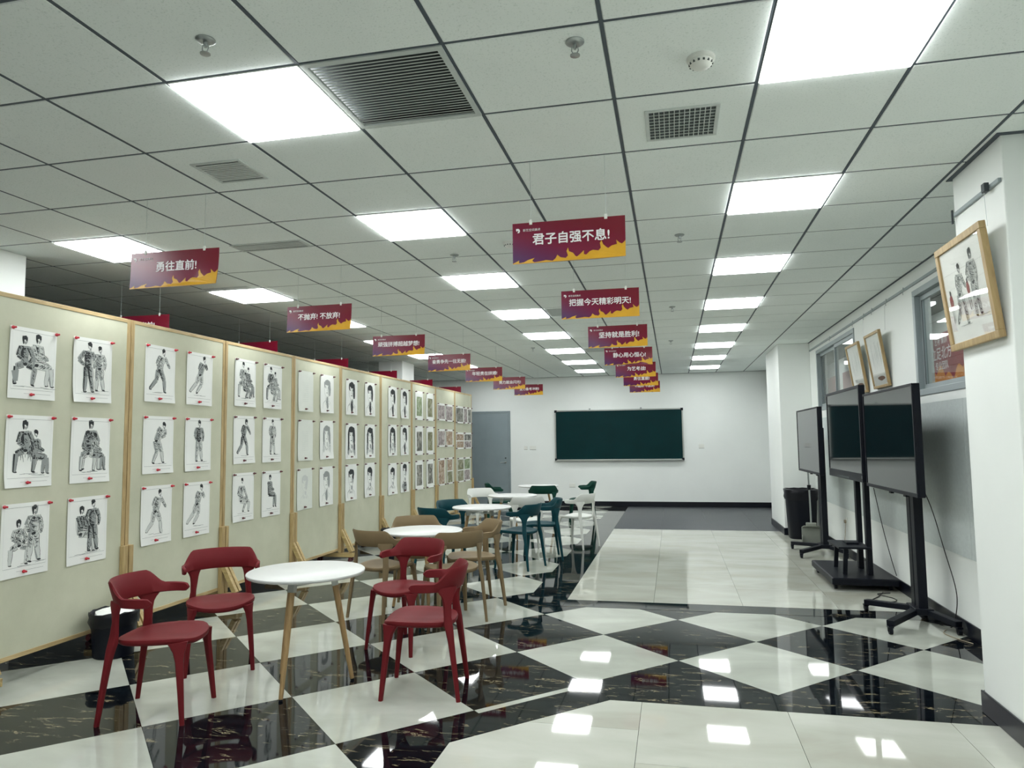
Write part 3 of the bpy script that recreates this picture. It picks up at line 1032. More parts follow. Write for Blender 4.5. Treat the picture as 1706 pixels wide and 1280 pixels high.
class Sketch:
    def __init__(self, seed, dark=1.0):
        self.m = MB()
        self.r = random.Random(seed)
        self.d = dark
        self.z = 0.0
    def off(self):
        self.z += 0.0000025
        return 0.0003+self.z
    def tone(self, t):
        # 0 dark, 1 mid, 2 light
        if self.d < 0.35:
            return 2
        if self.d < 0.75:
            return min(2, t+1)
        return t
    def line(self, pts, w=0.003, tone=0, jit=0.002):
        p2 = []
        for (a, b), (c, d_) in zip(pts[:-1], pts[1:]):
            for s in (0, 0.33, 0.66):
                p2.append((a+(c-a)*s+self.r.uniform(-jit, jit), b+(d_-b)*s+self.r.uniform(-jit, jit)))
        p2.append(pts[-1])
        ribbon(self.m, p2, w, self.off(), self.tone(tone))
    def fill(self, c, ru, rv, tone=0, rot=0.0):
        blob(self.m, c[0], c[1], ru, rv, self.off(), self.tone(tone), self.r, rot)
    def hatch(self, p, q, w, tone=1, n=6, lw=0.0022):
        du, dv = q[0]-p[0], q[1]-p[1]
        L = math.hypot(du, dv) or 1e-6
        nu, nv = -dv/L, du/L
        for k in range(n):
            t = (k+0.5)/n+self.r.uniform(-0.05, 0.05)
            c = (p[0]+du*t, p[1]+dv*t)
            a, b = self.r.uniform(-0.6, 0.1)*w, self.r.uniform(0.3, 1.0)*w
            s = self.r.uniform(-0.015, 0.02)
            self.line([(c[0]+nu*a, c[1]+nv*a), (c[0]+nu*b+du/L*s, c[1]+nv*b+dv/L*s)], lw*self.r.uniform(0.7, 1.6), tone, 0.001)
    def limb(self, p, q, wa, wb, shade=1.0, tone=0, mass=2):
        du, dv = q[0]-p[0], q[1]-p[1]
        L = math.hypot(du, dv) or 1e-6
        nu, nv = -dv/L, du/L
        wm = (wa+wb)/2*1.08
        # light wash that gives the limb its mass, darker down one side
        def quad(a0, a1, tn):
            z = self.off()
            self.m.cur = self.tone(tn)
            e = 0.12
            self.m.add([(z, p[0]+nu*wa*a0, p[1]+nv*wa*a0), (z, p[0]+nu*wa*a1, p[1]+nv*wa*a1),
                        (z, q[0]+nu*wb*a1+du*e*0.4, q[1]+nv*wb*a1+dv*e*0.4), (z, q[0]+nu*wb*a0+du*e*0.3, q[1]+nv*wb*a0+dv*e*0.3)], [(0, 1, 2, 3)])
        if mass is not None:
            quad(-0.95, 0.9, mass)
            if self.r.random() < 0.7:
                quad(-0.95, -0.25, max(0, mass-1))
        for s in (1, -1):
            pts = []
            for k in range(5):
                t = k/4
                wd = (wa+(wb-wa)*t)*(1+0.10*math.sin(t*PI))*(1+self.r.uniform(-0.10, 0.14))
                pts.append((p[0]+du*t+s*nu*wd, p[1]+dv*t+s*nv*wd))
            self.line(pts, 0.0036, tone if s > 0 else min(2, tone+1), 0.001)
        self.hatch(p, q, wm*0.95, 1, int(4*shade)+2, 0.0026)
        self.hatch(p, q, wm*0.7, 0, int(1.6*shade), 0.003)
        # folds run across and along the cloth
        for k in range(int(3*shade)+1):
            t = self.r.uniform(0.05, 0.8)
            c = (p[0]+du*t, p[1]+dv*t)
            a, b_ = self.r.uniform(-0.9, -0.2)*wm, self.r.uniform(0.0, 0.8)*wm
            dl = self.r.uniform(0.08, 0.25)*L
            self.line([(c[0]+nu*a, c[1]+nv*a), (c[0]+nu*(a+b_)/2+du/L*dl*0.7, c[1]+nv*(a+b_)/2+dv/L*dl*0.7), (c[0]+nu*b_+du/L*dl, c[1]+nv*b_+dv/L*dl)],
                      self.r.uniform(0.003, 0.0065), self.r.choice((0, 0, 1)), 0.001)
    def person(self, x, y, s, J, hair='short', bag=False):
        """J: joints in units of figure height; drawn at (x, y) with scale s"""
        P = {k: (x+v[0]*s, y+v[1]*s) for k, v in J.items()}
        sh = 0.105*s
        # torso
        nk, hp = P['neck'], P['hip']
        top = self.r.choice((0, 1, 2, 2))
        bot = self.r.choice((1, 1, 2, 2))
        self.limb(nk, hp, sh, sh*0.8, 3.0, 0, max(1, top))
        if top == 0:
            self.hatch(nk, hp, sh*0.9, 0, 9, 0.008)
        self.hatch(nk, hp, sh*0.95, 1, 6, 0.004)
        self.fill((nk[0]*0.85+hp[0]*0.15, nk[1]*0.85+hp[1]*0.15), 0.02*s, 0.03*s, 0, self.r.uniform(0, 3))
        for a in ('l', 'r'):
            so = (nk[0]+(sh*0.8 if a == 'r' else -sh*0.8), nk[1]-0.02*s)
            self.limb(so, P['e'+a], 0.045*s, 0.036*s, 1.3, 0, max(1, top))
            self.limb(P['e'+a], P['h'+a], 0.036*s, 0.025*s, 1.0, 0, max(1, top))
            self.fill(P['h'+a], 0.016*s, 0.02*s, 1)
            ho = (hp[0]+(sh*0.4 if a == 'r' else -sh*0.4), hp[1])
            self.limb(ho, P['k'+a], 0.066*s, 0.052*s, 1.6, 0, bot)
            self.limb(P['k'+a], P['f'+a], 0.052*s, 0.034*s, 1.4, 0, bot)
            self.fill(P['k'+a], 0.018*s, 0.022*s, 1, 0.5)
            f = P['f'+a]
            self.fill((f[0]+0.015*s, f[1]-0.012*s), 0.045*s, 0.018*s, 0, self.r.uniform(-0.3, 0.2))
        self.fill(hp, 0.05*s, 0.03*s, 0, 0.2)
        # head
        h = P['head']
        rr = 0.060*s
        self.line([(h[0]+rr*0.8*math.cos(a), h[1]+rr*1.15*math.sin(a)) for a in [PI*2*q/10 for q in range(11)]], 0.003, 0, 0.001)
        self.fill((h[0]-0.12*rr, h[1]+rr*0.55), rr*0.85, rr*0.75, 0)
        if hair == 'long':
            self.fill((h[0]-rr*0.7, h[1]-rr*0.3), rr*0.35, rr*1.4, 0, 0.15)
            self.fill((h[0]+rr*0.75, h[1]-rr*0.2), rr*0.25, rr*1.2, 1, -0.1)
        sd_ = self.r.choice((-1, 1))
        self.fill((h[0]-sd_*0.55*rr, h[1]+0.15*rr), rr*0.35, rr*0.75, 0)
        self.line([(h[0]-0.15*rr, h[1]-0.05*rr), (h[0]+0.5*sd_*rr, h[1]-0.08*rr)], 0.0035, 0, 0.0005)
        self.line([(h[0]+0.25*sd_*rr, h[1]-0.1*rr), (h[0]+0.4*sd_*rr, h[1]-0.45*rr), (h[0]+0.2*sd_*rr, h[1]-0.5*rr)], 0.0025, 1, 0.0005)
        self.line([(h[0]+0.05*sd_*rr, h[1]-0.72*rr), (h[0]+0.4*sd_*rr, h[1]-0.7*rr)], 0.003, 0, 0.0005)
        self.fill((h[0]+0.2*rr, h[1]-rr*1.2), rr*0.3, rr*0.5, 1)
        if bag:
            q = (x-0.20*s, y+0.20*s)
            self.m.cur = self.tone(1)
            self.m.add([(self.off(), q[0]-0.09*s, q[1]+0.09*s), (self.z+0.0003, q[0]+0.07*s, q[1]+0.12*s), (self.z+0.0003, q[0]+0.055*s, q[1]-0.1*s), (self.z+0.0003, q[0]-0.04*s, q[1]-0.1*s)], [(0, 3, 2, 1)])
            self.hatch((q[0], q[1]+0.1*s), (q[0], q[1]-0.1*s), 0.06*s, 0, 8)
        # ground strokes
        for k in range(3):
            a = self.r.uniform(-0.25, 0.1)*s
            self.line([(x+a, y+self.r.uniform(-0.01, 0.015)*s), (x+a+self.r.uniform(0.1, 0.3)*s, y+self.r.uniform(-0.01, 0.015)*s)], 0.003, 1, 0.001)
    def portrait(self, cu, cv, s, hair):
        r = self.r
        # neck, shoulders
        self.hatch((cu-0.22*s, cv-0.62*s), (cu+0.25*s, cv-0.66*s), 0.12*s, 1, 14, 0.004)
        self.line([(cu-0.12*s, cv-0.35*s), (cu-0.15*s, cv-0.5*s), (cu-0.34*s, cv-0.62*s), (cu-0.38*s, cv-0.85*s)], 0.005, 0)
        self.line([(cu+0.14*s, cv-0.35*s), (cu+0.15*s, cv-0.5*s), (cu+0.34*s, cv-0.62*s), (cu+0.38*s, cv-0.85*s)], 0.005, 1)
        self.line([(cu-0.14*s, cv-0.48*s), (cu-0.02*s, cv-0.66*s), (cu+0.15*s, cv-0.5*s)], 0.006, 0)
        self.fill((cu+0.06*s, cv-0.42*s), 0.07*s, 0.10*s, 1)
        # face
        self.line([(cu+0.25*s*math.sin(a), cv-0.33*s*math.cos(a)*(1.08 if math.cos(a) > 0 else 0.95)) for a in [PI*2*q/16 for q in range(17)]], 0.0045, 0)
        self.fill((cu+0.13*s, cv-0.05*s), 0.09*s, 0.22*s, 2)
        self.fill((cu+0.16*s, cv-0.10*s), 0.05*s, 0.16*s, 1)
        for q in (-0.11, 0.09):
            self.fill((cu+q*s, cv+0.03*s), 0.045*s, 0.018*s, 0)
            self.line([(cu+(q-0.06)*s, cv+0.085*s), (cu+(q+0.06)*s, cv+0.09*s)], 0.006, 0, 0.001)
        self.line([(cu+0.0*s, cv+0.03*s), (cu-0.035*s, cv-0.09*s), (cu+0.02*s, cv-0.10*s)], 0.004, 1, 0.001)
        self.fill((cu-0.01*s, cv-0.18*s), 0.06*s, 0.018*s, 0)
        # hair
        self.fill((cu, cv+0.26*s), 0.25*s, 0.13*s, 0)
        self.fill((cu+0.20*s, cv+0.14*s), 0.085*s, 0.2*s, 0, -0.1)
        self.fill((cu-0.22*s, cv+0.16*s), 0.05*s, 0.14*s, 0, 0.15)
        if hair == 'long':
            for sx, tn in ((0.26, 0), (-0.25, 0)):
                self.fill((cu+sx*s, cv-0.16*s), 0.075*s, 0.42*s, tn)
                self.fill((cu+sx*1.05*s, cv-0.52*s), 0.09*s, 0.26*s, 1)
            self.hatch((cu+0.25*s, cv), (cu+0.28*s, cv-0.7*s), 0.1*s, 0, 16, 0.005)
        elif hair == 'side':
            self.fill((cu+0.23*s, cv-0.02*s), 0.09*s, 0.32*s, 0)
            self.fill((cu+0.02*s, cv-0.62*s), 0.10*s, 0.26*s, 0, 0.1)
        elif hair == 'coat':
            self.fill((cu, cv-0.80*s), 0.33*s, 0.26*s, 1)
            self.hatch((cu, cv-0.55*s), (cu, cv-1.0*s), 0.3*s, 0, 22, 0.006)
    def inks(self):
        return [M['ink'], M['ink_mid'], M['ink_light'], M['ink_red'], M['ink_green'], M['ink_brown']]

STAND = dict(head=(0.01, 0.93), neck=(0, 0.82), hip=(0, 0.50), el=(-0.13, 0.66), hl=(-0.07, 0.52), er=(0.13, 0.65), hr=(0.12, 0.50), kl=(-0.05, 0.27), fl=(-0.07, 0.03), kr=(0.06, 0.27), fr=(0.09, 0.04))
AKIMBO = dict(STAND, el=(-0.19, 0.64), hl=(-0.08, 0.54), head=(0.03, 0.93))
STRIDE = dict(head=(0.08, 0.92), neck=(0.03, 0.82), hip=(-0.03, 0.50), el=(-0.10, 0.64), hl=(0.04, 0.55), er=(0.18, 0.68), hr=(0.24, 0.58), kl=(-0.10, 0.28), fl=(-0.26, 0.08), kr=(0.10, 0.28), fr=(0.12, 0.03))
RUN = dict(head=(0.15, 0.93), neck=(0.10, 0.82), hip=(0.02, 0.52), el=(-0.02, 0.66), hl=(0.10, 0.60), er=(0.24, 0.68), hr=(0.20, 0.80), kl=(-0.08, 0.32), fl=(-0.28, 0.10), kr=(0.06, 0.28), fr=(-0.08, 0.08))
SIT = dict(head=(-0.02, 0.93), neck=(-0.02, 0.80), hip=(0, 0.44), el=(-0.14, 0.60), hl=(-0.02, 0.52), er=(0.14, 0.58), hr=(0.06, 0.46), kl=(-0.16, 0.38), fl=(-0.18, 0.06), kr=(0.18, 0.38), fr=(0.14, 0.05))
SITSIDE = dict(head=(-0.04, 0.93), neck=(-0.06, 0.80), hip=(-0.06, 0.42), el=(-0.06, 0.58), hl=(0.10, 0.52), er=(0.04, 0.60), hr=(0.14, 0.54), kl=(0.16, 0.42), fl=(0.12, 0.06), kr=(0.20, 0.38), fr=(0.22, 0.05))
SQUAT = dict(head=(-0.02, 0.93), neck=(-0.04, 0.78), hip=(-0.06, 0.34), el=(-0.18, 0.55), hl=(0.02, 0.44), er=(0.12, 0.56), hr=(0.20, 0.40), kl=(0.18, 0.42), fl=(0.02, 0.06), kr=(0.26, 0.30), fr=(0.24, 0.04))
STOOP = dict(head=(0.16, 0.88), neck=(0.10, 0.80), hip=(-0.04, 0.52), el=(-0.02, 0.72), hl=(0.12, 0.62), er=(0.20, 0.66), hr=(0.10, 0.60), kl=(-0.02, 0.28), fl=(-0.12, 0.03), kr=(0.10, 0.28), fr=(0.14, 0.04))

SW, SH = 0.365, 0.482
def draw(kind, seed, w, h):
    sk = Sketch(seed)
    m = w*0.5
    def P(x, s, J, hair='short', bag=False, y=0.085):
        sk.person(w*(0.5+(x-0.5)*1.05), y-0.004, s*1.03, {q: (p[0]*1.22, p[1]) for q, p in J.items()}, hair, bag)
    if kind == 'two seated women':
        P(0.34, 0.335, SIT, 'long', True, 0.085); P(0.64, 0.355, SITSIDE, 'long', False, 0.085)
    elif kind == 'two standing men':
        P(0.38, 0.37, AKIMBO, y=0.075); P(0.66, 0.335, STAND, y=0.09)
    elif kind == 'two seated figures leaning':
        P(0.42, 0.35, SIT, 'long', y=0.09); P(0.66, 0.30, SITSIDE, y=0.08); sk.hatch((w*0.3, 0.2), (w*0.75, 0.2), 0.06, 1, 16, 0.004)
    elif kind == 'a cluster of seated women':
        P(0.52, 0.37, SIT, 'long', y=0.085); P(0.44, 0.30, SIT, 'long', y=0.08); P(0.64, 0.28, SITSIDE, y=0.085)
    elif kind == 'a seated girl with a woman':
        P(0.38, 0.30, SIT, 'long', y=0.07); P(0.66, 0.37, STAND, 'long', y=0.085)
    elif kind == 'a long-haired woman and a man':
        P(0.40, 0.34, SITSIDE, 'long', y=0.07); P(0.62, 0.37, STAND, y=0.08)
    elif kind == 'a striding man':
        P(0.5, 0.37, STRIDE, y=0.085)
    elif kind == 'a runner':
        P(0.48, 0.36, RUN, y=0.09)
    elif kind == 'a stooping man':
        P(0.48, 0.36, STOOP, y=0.085)
    elif kind == 'a standing man':
        P(0.52, 0.37, STAND, y=0.085)
    elif kind == 'a ball player':
        P(0.5, 0.36, STRIDE, y=0.085); sk.fill((w*0.68, 0.10), 0.018, 0.018, 2)
    elif kind == 'a tangled group of figures':
        P(0.42, 0.36, SIT, y=0.085); P(0.66, 0.30, SITSIDE, y=0.10); P(0.5, 0.26, SQUAT, y=0.085)
    elif kind == 'a walking woman':
        P(0.5, 0.36, STRIDE, 'long', y=0.085)
    elif kind == 'a seated woman':
        P(0.48, 0.35, SITSIDE, 'long', y=0.085)
    elif kind == 'a squatting man':
        P(0.46, 0.34, SQUAT, y=0.085)
    elif kind.startswith('faint'):
        sk.d = 0.2
        if 'head' in kind:
            sk.portrait(m, h*0.62, 0.26, 'short')
        else:
            for k in range(10):
                sk.line([(w*0.3, h*(0.25+0.05*k)), (w*0.7, h*(0.26+0.05*k))], 0.003, 2)
    elif kind.startswith('pale'):
        sk.d = 0.6
        sk.portrait(m, h*0.64, 0.30, 'long' if 'woman' in kind else 'side')
    elif 'long-haired' in kind:
        sk.portrait(m, h*0.64, 0.34, 'long')
    elif 'dark side' in kind:
        sk.portrait(m, h*0.66, 0.33, 'side')
    elif 'coat' in kind:
        sk.portrait(m, h*0.70, 0.31, 'coat')
    else:
        sk.portrait(m, h*0.62, 0.31, 'short')
    # ruled margin lines of the printed sheets
    if not any(q in kind for q in ('faint', 'pale', 'head', 'portrait', 'coat', 'dark side', 'long-haired man')):
        for vv in (0.062, h-0.028):
            ribbon(sk.m, [(0.02, vv), (w*0.5, vv+0.0005), (w-0.02, vv)], 0.0022, sk.off(), 1)
        ribbon(sk.m, [(w*0.33, 0.036), (w*0.9, 0.037)], 0.002, sk.off(), 1)
        ribbon(sk.m, [(0.018, 0.062), (0.018, h-0.028)], 0.0012, sk.off(), 2)
        ribbon(sk.m, [(w-0.018, 0.062), (w-0.018, h-0.028)], 0.0012, sk.off(), 2)
    return sk

pin_me = {}
for nm in ('pin', 'pin_dark'):
    pin_me[nm] = MB().lathe([(0.004, 0.0), (0.0075, 0.001), (0.0105, 0.004), (0.012, 0.009), (0.0105, 0.014), (0.0075, 0.018), (0.006, 0.022), (0.0075, 0.028), (0.0065, 0.031)], n=12, axis='x').mesh('pin', M[nm], 50)

XP = -4.25        # front plane of the partition boards
def sheet(y0, ztop, w, h, kind, label, group, pins='3', pinmat='pin', art=None, seed=0, tilt=0.0, artbox=None, paper='paper'):
    t = thing('drawing_sheet' if art is None else 'painting_sheet', label, 'drawing' if art is None else 'painting', (XP+0.004, y0, ztop-h), 0, group)
    t.rotation_euler = (tilt, 0, 0)
    NY, NZ = 6, 8
    rnd = random.Random(seed*7+1)
    lift = rnd.uniform(0.004, 0.016)
    side = rnd.choice((0, 1))
    vs = []
    for s in (0, 1):
        for i in range(NY+1):
            for j in range(NZ+1):
                fy, fz = i/NY, j/NZ
                edge = max(0, (0.35-fz)/0.35)**2*lift*abs(fy-0.5)*2*(1.0 if (fy > 0.5) == bool(side) else 0.35)
                vs.append((edge-0.0006*(1-s), fy*w, fz*h))
    n = (NY+1)*(NZ+1)
    fs = []
    for i in range(NY):
        for j in range(NZ):
            a = i*(NZ+1)+j
            q = (a, a+NZ+1, a+NZ+2, a+1)
            fs += [tuple(n+e for e in q), tuple(reversed(q))]
    MB().add(vs, fs).build('paper', M[paper], t, smooth=30)
    if art is None:
        sk = draw(kind, seed, w, h)
        # follow the paper's curl
        vv = []
        for (x, u, v) in sk.m.v:
            fy, fz = u/w, v/h
            e = max(0, (0.35-fz)/0.35)**2*lift*abs(fy-0.5)*2*(1.0 if (fy > 0.5) == bool(side) else 0.35)
            vv.append((x+e, u, v))
        sk.m.v = vv
        sk.m.build('sketch', sk.inks(), t)
    else:
        for (a0, b0, a1, b1, mat) in artbox:
            bb_ = MB()
            ny = 4
            g = []
            for s in range(ny+1):
                for q in range(ny+1):
                    u, v = a0+(a1-a0)*s/ny, b0+(b1-b0)*q/ny
                    fy, fz = u/w, v/h
                    e = max(0, (0.35-fz)/0.35)**2*lift*abs(fy-0.5)*2*(1.0 if (fy > 0.5) == bool(side) else 0.35)
                    g.append((0.0006+e, u, v))
            bb_.add(g, [(s*(ny+1)+q, (s+1)*(ny+1)+q, (s+1)*(ny+1)+q+1, s*(ny+1)+q+1) for s in range(ny) for q in range(ny)])
            bb_.build('artwork', M[mat], t)
    pos = [(0.012, h-0.014), (w-0.012, h-0.014)]
    if pins == '3':
        pos.append((w*0.47, 0.03))
    else:
        pos += [(0.012, 0.014), (w-0.012, 0.014)]
    for (u, v) in pos:
        link('push_pin', pin_me[pinmat], t, (0.0012, u, v))

# ------------------------------------------------------------------ partition boards
BY = [3.64, 4.89, 6.14, 7.43, 8.63, 9.95, 11.25, 12.48, 13.67, 14.9]
BZ0, BZ1 = 0.14, 2.54
for k in range(9):
    y0, y1 = BY[k]+0.004, BY[k+1]-0.004
    L = y1-y0
    t = thing('partition_board', 'wheeled wood-framed pin board, %s in the line along the left' % ORD[k], 'partition', (XP, y0, 0), 0, 'partition boards')
    MB().box((-0.03, 0.036, BZ0+0.03), (-0.004, L-0.036, BZ1-0.03)).build('panel', M['pinboard'], t)
    for a in (0.0, L-0.036):
        MB().box((-0.042, a, BZ0), (0, a+0.036, BZ1)).build('stile', M['pine'], t, bevel=0.002)
    MB().box((-0.040, 0.036, BZ1-0.03), (0.0, L-0.036, BZ1)).build('top_rail', M['pine_h'], t, bevel=0.002)
    MB().box((-0.040, 0.036, BZ0), (0.0, L-0.036, BZ0+0.03)).build('bottom_rail', M['pine_h'], t, bevel=0.002)
    for e, a in ((0, 0.002), (1, L-0.047)):
        MB().box((0.0005, a, 0.115), (0.04, a+0.045, 0.74)).build('support_post', M['pine'], t, bevel=0.002)
        ft = MB().box((-0.30, a-0.001, 0.062), (0.20, a+0.046, 0.112)).build('foot', M['pine_x'], t, bevel=0.003)
        MB().beam((0.03, a+0.022, 0.40), (0.175, a+0.022, 0.125), 0.04, 0.045, (1, 0, 0.5)).build('brace', M['pine_x'], t, bevel=0.002)
        for x in (-0.27, 0.16):
            cst = MB()
            cst.tube([(x-0.005, a+0.008, 0.022), (x-0.005, a+0.037, 0.022)], 0.0215, 14)
            cst.box((x-0.014, a+0.003, 0.03), (x+0.014, a+0.007, 0.06)); cst.box((x-0.014, a+0.038, 0.03), (x+0.014, a+0.042, 0.06))
            cst.box((x-0.02, a+0.003, 0.056), (x+0.02, a+0.042, 0.062))
            cst.build('caster', M['pin_dark'], ft, smooth=40)

KINDS = [
    [['two seated women', 'two standing men'], ['two seated figures leaning', 'a cluster of seated women'], ['a seated girl with a woman', 'a long-haired woman and a man']],
    [['a striding man', 'a runner'], ['a stooping man', 'a standing man'], ['a ball player', 'a runner']],
    [['a tangled group of figures', 'a tangled group of figures'], ['a walking woman', 'a standing man'], ['a squatting man', 'a seated woman']],
    [['faint lines', 'pale head of a man'], ['faint lines', 'pale head of a woman'], ['faint head', 'pale head of a boy']],
    [['portrait head with a dark side', 'portrait head with a dark side'], ['portrait of a long-haired woman', 'portrait of a long-haired woman'], ['portrait head of a man', 'portrait head of a man']],
    [['portrait head with a dark side', 'portrait head with a dark side'], ['portrait of a long-haired woman', 'portrait head with a dark side'], ['portrait head of a man', 'portrait of a man in a coat']],
]
COLS = [(0.17, 0.69), (0.16, 0.68), (0.15, 0.66), (0.10, 0.635), (0.14, 0.745), (0.275, 0.785)]
ZTOP = [(2.33, 1.738, 1.15), (2.37, 1.77, 1.187), (2.39, 1.81, 1.236), (2.384, 1.806, 1.232), (2.388, 1.79, 1.238), (2.394, 1.80, 1.205)]
RN, CN = ['top', 'middle', 'bottom'], ['left', 'right']
sd = 0
for k in range(6):
    for r_ in range(3):
        for c_ in range(2):
            sd += 1
            kind = KINDS[k][r_][c_]
            desc = kind
            med = 'charcoal drawing of ' if k < 3 else 'pencil study, '
            lab = '%s%s, %s %s on the %s pin board' % (med, desc, RN[r_], CN[c_], ORD[k])
            rr = random.Random(sd)
            sheet(BY[k]+COLS[k][c_], ZTOP[k][r_], SW-(0.01 if k > 2 else 0), SH, kind, lab, 'drawings pinned to the partition boards',
                  '3', 'pin' if k < 2 else 'pin_dark', None, sd, rr.uniform(-0.012, 0.012), None, 'paper_faint' if kind.startswith('faint') else 'paper')
# seventh board: landscapes
for r_, zt in enumerate((2.40, 1.80, 1.214)):
    for c_, yy in enumerate((11.40, 11.96)):
        sd += 1
        mat = [['art_green', 'art_olive'], ['art_grey', 'art_olive'], ['art_grey', 'art_grey']][r_][c_]
        top = [0.40, 0.40, 0.42][r_]
        sheet(yy, zt, 0.385, 0.497, '', 'painted %s landscape study, %s %s sheet on the seventh pin board' % (mat[4:], RN[r_], CN[c_]),
              'paintings on the far pin boards', '4', 'pin_dark', 1, sd, 0, [(0.07, 0.07, 0.33, top, mat)])
# eighth board
def small(y0, zt, w, h, mats, label):
    global sd
    sd += 1
    hh = (h-0.05)/len(mats)
    sheet(y0, zt, w, h, '', label, 'paintings on the far pin boards', '4', 'pin_dark', 1, sd, 0,
          [(0.03, 0.03+q*hh, w-0.03, 0.03+(q+1)*hh-0.02, m) for q, m in enumerate(mats)])
small(12.57, 2.25, 0.455, 0.325, ['art_mauve'], 'mauve ink sketch, top left sheet on the eighth pin board')
small(13.06, 2.25, 0.455, 0.335, ['art_mauve'], 'mauve ink sketch, top right sheet on the eighth pin board')
small(12.57, 1.765, 0.455, 0.335, ['art_mauve'], 'mauve ink sketch, middle left sheet on the eighth pin board')
small(13.06, 1.765, 0.455, 0.335, ['art_brown'], 'brown ink sketch, middle right sheet on the eighth pin board')
small(12.60, 1.22, 0.40, 0.51, ['art_brown'], 'tall brown ink sketch, bottom left sheet on the eighth pin board')
small(13.13, 1.22, 0.37, 0.51, ['art_olive', 'art_brown'], 'pair of small sketches on the bottom right sheet of the eighth pin board')
small(13.73, 2.25, 0.52, 0.35, ['art_grey'], 'grey ink sketch, top left sheet on the ninth pin board')
small(14.27, 2.25, 0.28, 0.35, ['art_mauve'], 'narrow mauve sketch, top middle sheet on the ninth pin board')
small(14.57, 2.25, 0.28, 0.35, ['art_grey'], 'narrow grey sketch, top right sheet on the ninth pin board')
small(13.72, 1.715, 0.56, 0.34, ['art_brown', 'art_brown'], 'two brown sketches, middle left sheet on the ninth pin board')
small(14.30, 1.715, 0.55, 0.34, ['art_mauve', 'art_grey'], 'mauve and grey sketches, middle right sheet on the ninth pin board')
small(13.81, 1.20, 0.45, 0.50, ['art_olive', 'art_olive'], 'two olive sketches, bottom left sheet on the ninth pin board')
small(14.28, 1.20, 0.45, 0.50, ['art_mauve', 'art_green'], 'mauve and green sketches, bottom right sheet on the ninth pin board')

